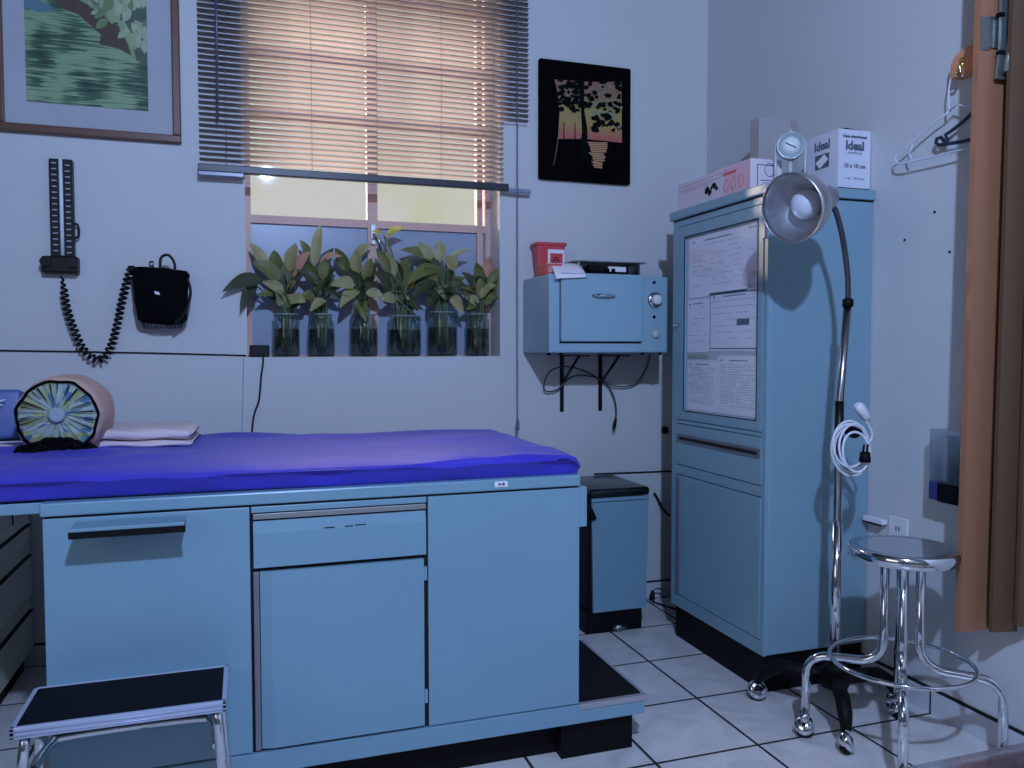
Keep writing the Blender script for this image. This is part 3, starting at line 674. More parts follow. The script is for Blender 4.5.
# ------------------------------------------------------------------ tall cabinet
t = thing('medical_cabinet', 'tall pale blue steel medicine cabinet with glass door full of notices', 'cabinet', (.43, -.40, 0))
FX, CY0, CY1, CZ0, CZ1 = .22, -.705, -.10, .127, 1.637
cb = B(FX+.012, XR-.003, CY0, CY1, CZ0, CZ1, .004); cb.box(FX+.0002, FX+.0125, CY0+.018, CY1-.038, CZ0, .176); cb.box(FX, FX+.0125, CY0, CY0+.018, CZ0, CZ1); cb.box(FX, FX+.0125, CY1-.038, CY1, CZ0, CZ1); cb.box(FX+.0002, FX+.0125, CY0+.018, CY1-.038, 1.615, CZ1); cb.box(FX+.0002, FX+.0125, CY0+.018, CY1-.038, .654, .689); cb.box(FX+.0002, FX+.0125, CY0+.018, CY1-.038, .853, .866)
build('body', cb, m_enam2, t)
build('door_gap', B(FX+.0105, FX+.0118, CY0+.015, CY1-.03, .17, 1.62), m_gap, t)
build('top_panel', B(FX-.014, XR-.001, CY0-.010, CY1+.01, CZ1+.005, CZ1+.038, .004), m_enam2, t)
build('top_seam', B(FX, XR-.003, CY0-.0, CY1, CZ1, CZ1+.005), m_gap, t)
build('plinth', B(FX+.012, XR-.012, CY0+.012, CY1-.02, 0, CZ0), m_black, t)
gy0, gy1, gz0, gz1 = -.655, -.192, .905, 1.568
dy0, dy1, dz0, dz1 = CY0+.020, CY1-.042, .869, 1.612
u = MB(); X0, X1 = FX-.003, FX+.010
u.box(X0, X1, dy0, gy0, dz0, dz1, .0015); u.box(X0, X1, gy1, dy1, dz0, dz1, .0015); u.box(X0, X1, gy0, gy1, dz0, gz0, .0015); u.box(X0, X1, gy0, gy1, gz1, dz1, .0015)
ud = build('door', u, m_enam2, t)
gk = MB()
for a in ((gy0-.002, gy1+.002, gz0-.003, gz0), (gy0-.002, gy1+.002, gz1, gz1+.003), (gy0-.003, gy0, gz0, gz1), (gy1, gy1+.003, gz0, gz1)): gk.box(X0-.001, X0+.002, *a)
build('door_gasket', gk, m_gap, ud)
build('door_pane', B(FX+.003, FX+.005, gy0, gy1, gz0, gz1), m_cabglass, ud)
build('door_knob', MB().lathe([(.009, 0), (.009, .006), (.005, .012), (.008, .02), (0, .023)], (X0, -.148, 1.235), (-1, 0, 0), n=16), m_chrome, ud)
build('hinge', B(X0-.003, X0+.002, CY0+.010, CY0+.022, 1.50, 1.56, .001), m_dullalu, ud)
dw = build('drawer', B(X0, X1, dy0, dy1, .692, .850, .002), m_enam2, t)
dh = MB(); dh.box(X0-.006, X0+.002, dy0+.004, dy1-.004, .784, .789); dh.box(X0-.006, X0+.002, dy0+.004, dy1-.004, .806, .813); dh.box(X0-.001, X0+.001, dy0+.004, dy1-.004, .789, .806)
build('handle', dh, m_dullalu, dw, label='dark recessed metal grip strip')
build('grip_shadow_gap', B(X0-.0015, X0-.0005, dy0+.02, dy1-.02, .790, .801), m_gap, dw)
ld = build('door', B(X0, X1, dy0, dy1-.005, .179, .650, .002), m_enam2, t)
lh = B(X0-.007, X0+.002, dy1-.030, dy1-.012, .185, .645, .002)
build('handle', lh, m_dullalu, ld, label='full height dark metal edge grip')
build('backing_sheet', B(FX+.0082, FX+.0100, gy0, gy1, gz0, gz1), mat('backing_sheet', (.55, .57, .62), .8), ud)
# notices behind the glass
def notice(lab, ya, yb, za, zb, lines, style=0, seed=0, border=False, group=None):
    n = thing('paper_notice', lab, 'notice', (FX+.009, (ya+yb)/2, za))
    build('sheet', B(FX+.0068, FX+.0078, ya, yb, za, zb), m_paper, n)
    pk = MB(); rd = random.Random(seed); xx = FX+.0062
    hgt = zb-za; wd_ = yb-ya
    for i in range(lines):
        z = zb-hgt*.16-i*(hgt*.74/lines); c0 = ya+wd_*.08; c1 = yb-wd_*.08
        yv = c1
        while yv > c0+.01:
            ln = rd.uniform(.008, .04); 
            if rd.random() < (.85 if style == 0 else .55): pk.box(xx, xx+.0005, max(c0, yv-ln), yv, z, z+.0018)
            yv -= ln+rd.uniform(.003, .008)
    build('printed_lines', pk, m_greyink, n)
    hd = MB(); hd.box(xx, xx+.0005, ya+wd_*.25, yb-wd_*.3, zb-hgt*.09, zb-hgt*.075)
    hd.poly([(xx, yb-wd_*.08, zb-hgt*.10), (xx, yb-wd_*.08-.012, zb-hgt*.10), (xx, yb-wd_*.08-.006, zb-hgt*.05)], (.0005, 0, 0))
    if border:
        for a in ((ya+.006, yb-.006, za+.006, za+.010), (ya+.006, yb-.006, zb-.010, zb-.006), (ya+.006, ya+.009, za+.006, zb-.006), (yb-.009, yb-.006, za+.006, zb-.006)): hd.box(xx, xx+.0005, *a)
        hd.box(xx, xx+.0005, ya+wd_*.18, ya+wd_*.42, za+hgt*.42, za+hgt*.52)
    build('printed_mark', hd, m_ink, n)
    return n
notice('large faint letter across the top of the cabinet door glass', -.585, -.205, 1.335, 1.560, 9, 1, 1)
notice('pale sheet standing in for window light, top right corner of the door glass', -.652, -.588, 1.40, 1.562, 2, 1, 2)  # window light on the door put in as a pale sheet
notice('narrow notice with two crests at the left middle of the door glass', -.345, -.200, 1.13, 1.328, 7, 1, 3)
notice('black bordered certificate in the middle of the door glass', -.652, -.352, 1.135, 1.345, 7, 0, 4, True)
notice('dense text page at the lower left of the door glass', -.405, -.200, .912, 1.10, 18, 0, 5)
notice('dense text page at the lower right of the door glass', -.652, -.410, .912, 1.118, 18, 0, 6)
o = build('paper_strip', B(FX+.0066, FX+.0076, -.345, -.205, 1.107, 1.122), mat('green_print', (.38, .45, .33), .7)); tag(o, 'narrow green and white strip between the notices in the cabinet door', 'paper strip')
cr = [(685, 1)]

# boxes on the cabinet
ZK = CZ1+.038
t = thing('glove_box', 'long white box with pink print and small photo, along the front of the cabinet top', 'box', (.33, -.34, ZK))
gx0, gx1, gb0, gb1 = .235, .36, -.585, -.105; gz = ZK+.108
m_pinkw = mat('pinkish_card', (.72, .64, .70), .55, var=.06)
build('carton', B(gx0, gx1, gb0, gb1, ZK, gz, .002), m_pinkw, t)
pp = MB(); xx = gx0-.0006
for z_, ya, yb in ((.092, -.45, -.13), (.078, -.40, -.13), (.07, -.33, -.13)): pp.box(xx, xx+.0004, ya, yb, ZK+z_, ZK+z_+.002)
build('pink_outline', pp, mat('pink_ink', (.55, .25, .38), .6), t)
rr = MB(); rr.box(xx, xx+.0005, -.50, -.42, ZK+.078, ZK+.088); 
for cy_ in (-.44, -.485, -.53): rr.tube([(xx, cy_+.014*math.cos(2*PI*k/14), ZK+.042+.022*math.sin(2*PI*k/14)) for k in range(14)], .0012, 4, closed=True)
build('red_print', rr, mat('red_ink', (.75, .12, .16), .6), t)
build('pink_panel', B(xx+.0002, xx+.0005, -.582, -.43, ZK+.004, gz-.004), mat('pink_panel', (.78, .48, .55), .6), t)
bk = MB(); rd = random.Random(4)
for cy_, cz_, r_ in ((-.315, .05, .017), (-.335, .038, .014), (-.365, .058, .015), (-.38, .045, .010), (-.345, .052, .008)):
    bk.poly([(xx-.0003, cy_+r_*rd.uniform(.6, 1.2)*math.cos(2*PI*k/9), ZK+cz_+r_*rd.uniform(.5, 1)*math.sin(2*PI*k/9)) for k in range(9)], (.0004, 0, 0))
build('printed_photo', bk, m_black, t)
en = MB(); yy = gb0-.0006
for a in ((gx0+.025, gx0+.028, ZK+.01, gz-.02), (gx0+.025, gx1-.02, gz-.022, gz-.019)): en.box(a[0], a[1], yy, yy+.0005, a[2], a[3])
en.tube([(gx0+.075+.02*math.cos(2*PI*k/16), yy, ZK+.072+.022*math.sin(2*PI*k/16)) for k in range(16)], .0012, 4, closed=True)
en.box(gx0+.04, gx0+.11, yy, yy+.0005, ZK+.035, ZK+.038); en.box(gx0+.05, gx0+.10, yy, yy+.0005, ZK+.026, ZK+.028)
build('end_print', en, mat('violet_ink', (.08, .06, .22), .6), t)

t = thing('cardboard_box', 'plain tan carton standing behind the other boxes on the cabinet', 'box', (.5, -.36, ZK))
ya = -.30
tb0, tb1 = at(757, 135, 1, ya), at(822, 118, 1, ya)
cbx = MB(); cbx.box(tb0.x+.01, .632, ya, -.24, ZK, at(790, 120, 1, ya).z, .003)
build('carton', cbx, mat('tan_card', (.42, .39, .40), .8), t)
build('taped_seam', B(tb0.x+.15, tb0.x+.165, ya-.001, ya, ZK, at(790, 120, 1, ya).z-.002), mat('tape', (.36, .30, .28), .5), t)

IY = -.69
i0, i1 = at(838, 188, 1, IY), at(873, 190, 1, IY); ix0 = i0.x; ix1 = min(i1.x, .636)
iz = at(838, 128, 1, IY).z
t = thing('gauze_box', 'white carton printed Ideal with open flap, at the wall end of the cabinet top', 'box', ((ix0+ix1)/2, IY+.07, ZK))
iy1 = at(807, 136, 0, ix0).y
build('carton', B(ix0, ix1, IY, iy1, ZK, iz, .0015), mat('white_card', (.68, .70, .80), .55), t)
fl = MB().poly([(ix0+.01, IY+.01, iz), (ix0+.05, IY+.03, iz+.012), (ix1-.01, IY+.02, iz+.004), (ix1-.005, IY+.10, iz+.001), (ix0+.02, IY+.10, iz+.001)], (0, 0, .0015))
build('open_flap', fl, m_black, t)
build('bottom_band', B(ix0-.0008, ix1-.002, IY-.0008, IY+.0005, ZK, ZK+.008), m_black, t)
cxm = (ix0+ix1)/2; hh = iz-ZK; wb_ = ix1-ix0
X_, Z_ = (1, 0, 0), (0, 0, 1)
text_mesh('Gasa absorbente', wb_*.11, (cxm, IY-.0010, ZK+hh*.885), X_, Z_, m_ink, t, bold=.0003)
text_mesh('Ideal', wb_*.31, (cxm, IY-.0010, ZK+hh*.73), X_, Z_, m_ink, t, bold=.0014)
text_mesh('esterilizada', wb_*.10, (cxm, IY-.0010, ZK+hh*.62), X_, Z_, m_greyink, t)
text_mesh('10 x 10 cm', wb_*.15, (cxm, IY-.0010, ZK+hh*.40), X_, Z_, m_ink, t, bold=.0004)
text_mesh('1 caja   100 piezas', wb_*.085, (cxm, IY-.0010, ZK+hh*.20), X_, Z_, m_greyink, t)
sy_ = (IY+iy1)/2; sl_ = iy1-IY
text_mesh('Ideal', sl_*.26, (ix0-.0010, sy_, ZK+hh*.80), (0, -1, 0), Z_, m_ink, t, bold=.001)
ph = MB(); ph.box(ix0-.0008, ix0-.0002, sy_-.035, sy_+.035, ZK+hh*.42, ZK+hh*.66)
po = build('printed_photo', ph, m_ink, t)
build('photo_gauze', MB().poly([(ix0-.0014, sy_-.032, ZK+hh*.55), (ix0-.0014, sy_-.012, ZK+hh*.65), (ix0-.0014, sy_+.032, ZK+hh*.54), (ix0-.0014, sy_+.010, ZK+hh*.43)], (.0005, 0, 0)), m_paper, po)

# flow gauge in clear stand
GX, GY = .262, -.64
gc = at(790.5, 147, 1, GY); GX = gc.x
t = thing('clear_gauge', 'round clear plastic gauge with dial on a small stand between the boxes', 'gauge', (GX, GY, ZK))
gd = (-.55, -.83, 0); R_ = .045
build('case', MB().lathe([(R_, 0), (R_, .022), (R_*.92, .026), (R_*.9, .022), (0, .020)], gc, gd, n=32), mat('clear_case', (.38, .46, .50), .15), t)
nd = Vector(gd).normalized(); fd = build('dial_face', MB().lathe([(R_*.62, .0215), (R_*.62, .0225), (0, .0225)], gc, gd, n=28), mat('dial_face', (.72, .80, .80), .5), t)
sx_ = Vector((0, 0, 1)).cross(nd).normalized(); c_ = gc+nd*.024
build('needle', T([c_-sx_*.018+Vector((0, 0, .010)), c_+sx_*.016-Vector((0, 0, .008))], .0016, 5), m_black, fd)
s_ = MB()
for s in (-1, 1):
    p = gc+sx_*s*.047; s_.tube([(p.x, p.y, ZK), (p.x, p.y, gc.z+.018)], .005, 8)
s_.box(GX-.055, GX+.055, GY-.02, GY+.02, ZK, ZK+.006, .002); s_.tube([(GX, GY, ZK+.005), (GX, GY, gc.z-R_)], .008, 8)
s_.tube([gc+Vector((0, 0, R_)), gc+Vector((0, 0, R_+.014))], [.008, .004], 8)
build('stand', s_, mat('clear_stand', (.50, .54, .55), .2), t)
sd = MB()
for s in (-1, 1): p = gc+sx_*s*.020; sd.box(p.x-.008, p.x+.008, p.y-.008, p.y+.008, ZK+.006, ZK+.032)
build('fitting', sd, m_black, t)

# ------------------------------------------------------------------ examination bed
t = thing('exam_bed', 'long pale blue steel examination couch base with drawer, doors and side step', 'examination bed', (-1.18, -.58, 0))
BX0, BX1, BY0, BY1 = -1.82, -.53, -.92, -.17
build('carcass', B(BX0+.004, BX1-.004, BY0+.012, BY1, .12, .765), m_enam, t)
build('panel_gap', B(BX0+.02, BX1-.02, BY0+.0095, BY0+.0115, .16, .762), m_gap, t)
build('top_frame', B(BX0-.005, BX1+.002, BY0-.004, BY1+.005, .770, .800, .004), m_enam, t)
build('frame_shadow_gap', B(BX0+.004, BX1-.004, BY0+.004, BY1, .7645, .7705), m_gap, t)
build('side_panel', B(BX0, -1.384, BY0, BY0+.012, .167, .7645, .0015), m_enam, t)
build('side_panel', B(-.950, BX1, BY0, BY0+.012, .167, .7645, .0015), m_enam, t)
build('drawer_rail', B(-1.380, -.954, BY0, BY0+.012, .750, .7645, .001), m_enam, t)
dg = build('drawer', MB().poly([(-1.376, BY0-.003, .617), (-1.376, BY0-.003, .700), (-1.376, BY0+.003, .729), (-1.376, BY0+.010, .729), (-1.376, BY0+.010, .617)], (.420, 0, 0)), m_enam, t)
build('handle', B(-1.376, -.956, BY0-.002, BY0+.008, .734, .747, .001), mat('drawer_grip_metal', (.30, .30, .30), .45, .5, var=.15, vs=15), dg, label='grey metal grip strip along the drawer top')
sc_ = MB()
for a in ((-1.21, .7035, .025), (-1.16, .704, .02), (-1.135, .7055, .028)): sc_.box(a[0], a[0]+a[2], BY0-.0034, BY0-.0028, a[1]-.0015, a[1]+.001)
build('paint_chip', sc_, m_black, dg)
dd = MB().poly([(-1.362, BY0+.010, .172), (-1.362, BY0+.004, .172), (-1.335, BY0-.003, .172), (-.962, BY0-.003, .172), (-.962, BY0+.010, .172)], (0, 0, .434))
do = build('door', dd, m_enam, t)
build('edge_grip', B(-1.377, -1.364, BY0, BY0+.010, .170, .606, .001), m_dullalu, do, label='narrow grey metal edge strip')
for z in (.55, .23): build('hinge', B(-.9615, -.9535, BY0-.004, BY0+.006, z, z+.035, .0015), m_enam, do)
build('base_rail', B(BX0, -.525, BY0-.003, BY1, .112, .164, .002), m_enam, t)
build('corner_plate', B(BX1-.001, BX1+.022, BY0-.001, BY0+.15, .657, .766, .002), m_enam, t)
sp_ = build('side_step', B(-.527, -.33, BY0-.003, -.47, .112, .150, .002), m_enam, t)
build('step_trim', B(-.530, -.323, BY0-.006, -.466, .150, .166, .002), mat('aluminium_edge', (.45, .45, .48), .35, .6), sp_)
build('rubber_tread', B(-.528, -.336, BY0+.010, -.476, .1655, .1685, .001), m_rubber, sp_)
pl = MB(); pl.box(-1.72, -.565, -.842, BY1-.05, 0, .113); pl.box(-.568, -.350, -.886, -.52, 0, .113)
build('plinth', pl, m_black, t)
pt = build('pull_out_tray', B(-1.750, -1.523, BY0-.090, BY0+.01, .749, .757, .001), m_enam, t)
build('tray_lip', B(-1.753, -1.520, BY0-.093, BY0-.086, .735, .750, .001), m_black, pt, label='black front lip')
npx = -.755; npl = build('name_plate', B(npx-.018, npx+.018, BY0-.0065, BY0-.0035, .779, .795, .003), m_white, t)
text_mesh('A+B', .010, (npx, BY0-.0066, .787), X_, Z_, m_black, npl, bold=.0003)
build('head_extension', B(-2.30, BX0, BY0+.03, BY1-.02, .772, .798, .003), m_enam, t)

# mattress: soft padded slab in blue vinyl
def mattress():
    mb = MB(); nx, ny = 140, 60; x0, x1, y0, y1, zb, zt = -2.32, -.528, -.932, -.15, .80, .860
    rd = random.Random(1)
    wr = [(rd.uniform(x0, x1), rd.uniform(y0, y1), rd.uniform(.08, .3), rd.uniform(.03, .07), rd.uniform(.003, .009), rd.uniform(-.6, .6)) for _ in range(40)]
    def f(u, v):
        # v: wraps front-bottom -> front-top -> rear-top -> rear-bottom
        x = x0+(x1-x0)*u; e = min(1, (1-u)*40, u*40); e = math.sqrt(max(0, 1-(1-e)**2))
        th = (zt-zb)*(.55+.45*e)
        if v < .18: s = v/.18; a = s*PI/2; y = y0+.024*(1-math.sin(a)) if s > .999 else y0+.012*(1-math.sin(s*PI))*(1 if s < .5 else 0)+(.02*(s-.5)**2*4 if s > .5 else 0); z = zb+th*(math.sin(a)*.9+.02)
        elif v > .82: s = (1-v)/.18; y = y1-.01*(s-.5)**2; z = zb+th*(math.sin(s*PI/2)*.9+.02)
        else:
            s = (v-.18)/.64; y = y0+.02+(y1-y0-.03)*s; z = zb+th*(.92+.08*math.sin(PI*s)**.4)
        for (wx, wy, sx, sy, h, sk) in wr:
            dx = (x-wx)/sx; dy = (y-wy-(x-wx)*sk)/sy; z += h*math.exp(-dx*dx-dy*dy)*(1 if v > .12 else 0)
        if v < .22:
            q_ = min(1, v/.16); y = y0+.034*(1-q_)**1.2+.002+(.0 if v < .18 else 0)+.018*max(0, (v-.10)/.12)**2; z = zb+th*(.02+.90*math.sin(q_*PI/2)**1.1) if v < .18 else z
            y += (.005*math.sin(x*9)+.003*math.sin(x*31+1))*math.sin(min(1, q_)*PI)
        dist = max(0, y-y0)
        z -= .009*(1-min(1, dist/.10))**2*(1 if v > .16 else q_)+.004*(1-min(1, dist/.03))**2
        z += .010*math.exp(-((dist-.10-.03*math.sin(x*5))/.018)**2)*max(0, math.sin(x*4.2+2.0))*(v > .18)
        z -= .007*math.exp(-((y+.42-.05*math.sin(x*6))/.012)**2)*max(0, math.sin(x*5+1.2))*(v > .18)
        z += .003*math.sin(x*3.1+.7)
        return Vector((x, y, z))
    g = [[mb.b.verts.new(f(i/nx, j/ny)) for j in range(ny+1)] for i in range(nx+1)]
    for i in range(nx):
        for j in range(ny): mb.b.faces.new((g[i][j], g[i+1][j], g[i+1][j+1], g[i][j+1])).smooth = True
    for i in range(nx): mb.b.faces.new((g[i][0], g[i][ny], g[i+1][ny], g[i+1][0]))
    mb.b.faces.new([g[0][j] for j in range(ny+1)]); mb.b.faces.new([g[nx][j] for j in range(ny, -1, -1)])
    return mb
tag(build('mattress', mattress(), m_vinyl), 'thin mattress in bright blue cover lying on the examination bed', 'mattress')

# bolster
def bolster():
    yF, yR, cx_, cz_ = -.52, -.20, -1.862, .960
    t = thing('bolster_pillow', 'round peach bolster with pleated patterned end and black ruffled trim', 'pillow', (cx_, -.36, .86))
    ax = Vector((.0, 1, 0)).normalized()
    def body(u, v):
        a = 2*PI*u; prof = [(.096, 0), (.107, .02), (.111, .10), (.111, .17), (.108, .22), (.095, .25), (.05, .262), (.001, .263)]
        k = v*7; i = min(6, int(k)); fr = k-i; r = prof[i][0]*(1-fr)+prof[i+1][0]*fr; h = prof[i][1]*(1-fr)+prof[i+1][1]*fr
        s = .985 if math.sin(a) < -.75 else 1
        r += .0015*math.sin(a*7+h*20)
        zz = r*math.sin(a); zz = max(zz, -.094)
        return Vector((cx_, yF, cz_))+ax*h+Vector((r*math.cos(a), 0, zz))
    build('cover', MB().grid(body, 48, 22, closed_u=True), mat('peach_cloth', (.60, .39, .31), .9, bump=.3, bs=40), t)
    def endm():
        m, nt, b = nodes_of('pleated_print'); N = nt.nodes; L = nt.links
        ge = N.new('ShaderNodeTexCoord'); mp = N.new('ShaderNodeMapping'); mp.inputs['Location'].default_value = (-(cx_-cx_), 0, 0)
        sp = N.new('ShaderNodeSeparateXYZ'); L.new(ge.outputs['Object'], sp.inputs[0])
        zc = N.new('ShaderNodeMath'); zc.operation = 'SUBTRACT'; zc.inputs[1].default_value = cz_-.86-.012; L.new(sp.outputs[2], zc.inputs[0])
        at2 = N.new('ShaderNodeMath'); at2.operation = 'ARCTAN2'; L.new(zc.outputs[0], at2.inputs[0]); L.new(sp.outputs[0], at2.inputs[1])
        mu = N.new('ShaderNodeMath'); mu.operation = 'MULTIPLY'; mu.inputs[1].default_value = 5.5; L.new(at2.outputs[0], mu.inputs[0])
        l2 = N.new('ShaderNodeVectorMath'); l2.operation = 'LENGTH'; cb_ = N.new('ShaderNodeCombineXYZ'); L.new(sp.outputs[0], cb_.inputs[0]); L.new(zc.outputs[0], cb_.inputs[1]); L.new(cb_.outputs[0], l2.inputs[0])
        r50 = N.new('ShaderNodeMath'); r50.operation = 'MULTIPLY'; r50.inputs[1].default_value = 36; L.new(l2.outputs['Value'], r50.inputs[0])
        cc = N.new('ShaderNodeCombineXYZ'); L.new(mu.outputs[0], cc.inputs[0]); L.new(r50.outputs[0], cc.inputs[1])
        no = N.new('ShaderNodeTexVoronoi'); no.inputs['Scale'].default_value = 1.2; L.new(cc.outputs[0], no.inputs['Vector'])
        rp = N.new('ShaderNodeValToRGB'); rp.color_ramp.interpolation = 'CONSTANT'; e = rp.color_ramp.elements; e[0].color = (.30, .37, .34, 1); e[0].position = 0
        e[1].position = .40; e[1].color = (.28, .32, .14, 1); x = e.new(.66); x.color = (.09, .17, .28, 1); x = e.new(.78); x.color = (.36, .42, .38, 1)
        sc3 = N.new('ShaderNodeSeparateColor'); L.new(no.outputs['Color'], sc3.inputs[0]); L.new(sc3.outputs[0], rp.inputs[0]); L.new(rp.outputs[0], b.inputs['Base Color']); b.inputs['Roughness'].default_value = .85
        return m
    e = MB(); nP = 23
    def end(u, v):
        a = 2*PI*u; r = .094*v+.004
        fold = .005*math.sin(a*nP)*v*(1-.3*v); r *= .97+.02*math.sin(a*3+1)
        zz = max(r*math.sin(a)*.98+.004, -.088)
        return Vector((cx_, yF-.012+.012*v**2, cz_+.008*(1-v)))+Vector((r*math.cos(a), fold*1.0, zz))
    e.grid(end, 184, 8, closed_u=True)
    eo = build('pleated_end', e, endm(), t)
    fo = MB()
    for k in range(nP):
        a = 2*PI*(k+.5)/nP+.05*math.sin(k*3)
        if math.sin(a) < -.45: continue
        r0, r1 = .030+.012*((k*7) % 3), .088
        fo.tube([(cx_+r0*math.cos(a), yF-.017, cz_+.01+r0*math.sin(a)), (cx_+r1*math.cos(a), yF-.013, cz_+.004+r1*math.sin(a))], [.0006, .0021], 5)
    build('pleat_seam', fo, m_black, eo)
    build('center_button', MB().lathe([(.019, 0), (.021, .005), (.014, .009), (.006, .007), (0, .006)], (cx_, yF-.014, cz_+.008), (0, -1, 0), n=24), mat('button_cloth', (.30, .36, .40), .8), t)
    rf = []
    for k in range(140):
        a = 2*PI*k/140; rr_ = .096+.0015*math.sin(a*7)+.0012*math.sin(a*11+1); z = max(rr_*math.sin(a), -.088)
        rf.append((cx_+rr_*math.cos(a), yF-.006+.003*math.sin(a*23), cz_+z+.002))
    build('black_piping', T(rf, .0036, 6, closed=True), m_blackcloth, t)
    lc = MB(); rd = random.Random(9)
    for k in range(26):
        x = cx_-.085+.0068*k+rd.uniform(-.004, .004); zz = .872+.022*math.sin(PI*k/25)+rd.uniform(-.002, .006)
        lc.tube([(x+.011*math.cos(2*PI*j/12), yF-.022+.006*math.sin(4*PI*j/12), zz+.010*math.sin(2*PI*j/12)) for j in range(12)], .0045, 5, closed=True)
    build('lace_ruffle', lc, m_blackcloth, t)
bolster()
# towel
def towel():
    t = thing('folded_towel', 'folded white towel beside the bolster on the blue mattress', 'towel', (-1.65, -.28, .86))
    x0, x1 = -1.80, -1.530
    for k, (z0, z1, dx) in enumerate(((.862, .882, 0), (.8825, .914, .006))):
        prof = []
        n = 22
        mb = MB(); zc_ = (z0+z1)/2; h = (z1-z0)/2
        def f(u, v, dx=dx, zc_=zc_, h=h):
            a = 2*PI*u; c, s = math.cos(a), math.sin(a)
            y = -.285+(.155-dx)*math.copysign(abs(c)**.25, c); z = zc_+h*math.copysign(abs(s)**.75, s)
            x = x0+dx+(x1-x0-dx*1.4)*v+.006*math.sin(c*3+k)
            e = min(v, 1-v)*20; e = min(1, e); sq = math.sqrt(1-(1-e)**2)
            z = zc_+(z-zc_)*max(.15, sq)+.002*math.sin(x*40+c*5)
            return Vector((x, y+.05*(.5-v), z))
        mb.grid(f, 40, 26, closed_u=True)
        build('towel_fold', mb, m_towel, t, smooth=True)
towel()
# blue cushion at head
t = thing('blue_cushion', 'blue vinyl cushion at the head of the bed, half outside the left edge', 'cushion', (-2.15, -.30, .86))
cs = MB().box(-2.30, -1.985, -.36, -.25, .885, 1.022, .012, 3, R=Matrix.Rotation(-.2, 3, 'X'))
build('cushion_cover', cs, mat('blue_cushion_vinyl', (.07, .11, .32), .45, bump=.15, bs=12), t, smooth=True)
sm = MB(); sm.tube([(-2.06, -.372, .99), (-2.03, -.371, 1.0), (-2.02, -.370, 1.003)], .002, 5); sm.tube([(-2.065, -.374, .972), (-2.045, -.372, .985), (-2.025, -.371, .99)], .0015, 5)
build('stitching', sm, m_white, t)
t = MB(); 
def ps(u, v): return Vector((-2.30+.36*u, -.50+.14*v+.05*u, .864+.028*(1-u)+.006*math.sin(PI*v)+.012*v*(1-u)))
o = build('paper_roll_sheet', t.grid(ps, 10, 6), m_paper); md = o.modifiers.new('t', 'SOLIDIFY'); md.thickness = .0012
tag(o, 'strip of white paper lying on the mattress left of the bolster', 'paper')

# ------------------------------------------------------------------ grey drawer cabinet at left
t = thing('drawer_cabinet', 'grey green metal drawer cabinet with key in lock, behind the bed at the left', 'drawer cabinet', (-2.4, -.2, 0))
LX = -2.12
build('carcass', B(XL+.01, LX-.014, -.75, .325, .065, .765, .003), m_grayen, t)
build('drawer_gap', B(LX-.014, LX-.012, -.74, .315, .075, .755), m_gap, t)
build('plinth', B(XL+.02, LX-.03, -.74, .31, 0, .065), m_black, t)
for i, (z0, z1) in enumerate(((.575, .755), (.465, .568), (.27, .458), (.078, .263))):
    d = build('drawer', MB().poly([(LX-.012, -.745, z0), (LX, -.745, z0), (LX, -.745, z1-.045), (LX-.008, -.745, z1-.005), (LX-.012, -.745, z1)], (0, 1.06, 0)), m_grayen, t)
    gr = B(LX-.008, LX+.010, -.70, .28, z1-.042, z1-.036, .001); build('handle', gr, m_gap, d, label='dark finger grip')
    if i == 0:
        k = MB().lathe([(.012, 0), (.012, .006), (0, .008)], (LX, .06, .655), (1, 0, 0), n=16); lk = build('lock', k, m_steel, d)
        ky = MB(); ky.box(LX+.006, LX+.009, .045, .075, .60, .628, .001); ky.box(LX+.006, LX+.009, .056, .064, .57, .60); ky.tube([(LX+.006, .06, .655), (LX+.014, .06, .655), (LX+.012, .06, .628)], .003, 6)
        build('key', ky, m_black, d)

# ------------------------------------------------------------------ step stool in front
t = thing('step_stool', 'chrome legged step stool with black rubber top, in front of the bed', 'step stool', (-1.64, -1.05, 0))
SZ = .40
sx0, sx1, sy0, sy1 = -1.838, -1.436, -1.152, -.945
rm = MB()
for a in ((sx0, sx1, sy0, sy0+.010), (sx0, sx1, sy1-.010, sy1), (sx0, sx0+.010, sy0, sy1), (sx1-.010, sx1, sy0, sy1)): rm.box(a[0], a[1], a[2], a[3], SZ-.024, SZ, .002)
for zz in (SZ-.008, SZ-.017): rm.tube([(sx0, sy0-.0005, zz), (sx1, sy0-.0005, zz)], .0018, 6)
build('edge_trim', rm, m_trim, t)
build('board', B(sx0+.008, sx1-.008, sy0+.008, sy1-.008, SZ-.018, SZ-.004), mat('board', (.05, .05, .06), .8), t)
build('rubber_mat', B(sx0+.007, sx1-.007, sy0+.009, sy1-.005, SZ-.004, SZ-.001, .001), m_rubber, t)
for x in (sx0+.022, sx1-.022):
    s = -1 if x < -1.6 else 1
    for y in (sy0+.03, sy1-.035):
        sy_ = -1 if y < -1.05 else 1
        build('leg', T([(x, y, SZ-.02), (x+s*.004, y+sy_*.004, SZ-.06), (x+s*.025, y+sy_*(.035 if sy_ < 0 else 0), .012)], .011, 12), m_chrome, t)
        build('rubber_foot', MB().lathe([(.014, 0), (.014, .02), (.012, .024)], (x+s*.025, y+sy_*(.035 if sy_ < 0 else 0), 0), n=14), m_black, t)
br = T(spl([(sx0+.025, sy0+.045, .285), (sx0+.04, sy1-.05, .29), (sx0+.08, sy1-.03, .295), (sx1-.08, sy1-.03, .295), (sx1-.035, sy1-.05, .29), (sx1-.022, sy0+.045, .285)], 6), .010, 10)
build('cross_brace', br, m_chrome, t)
build('diagonal_brace', T([(sx0+.03, sy0+.04, SZ-.03), (sx0+.022, sy1-.03, .29)], .006, 8), m_chrome, t)

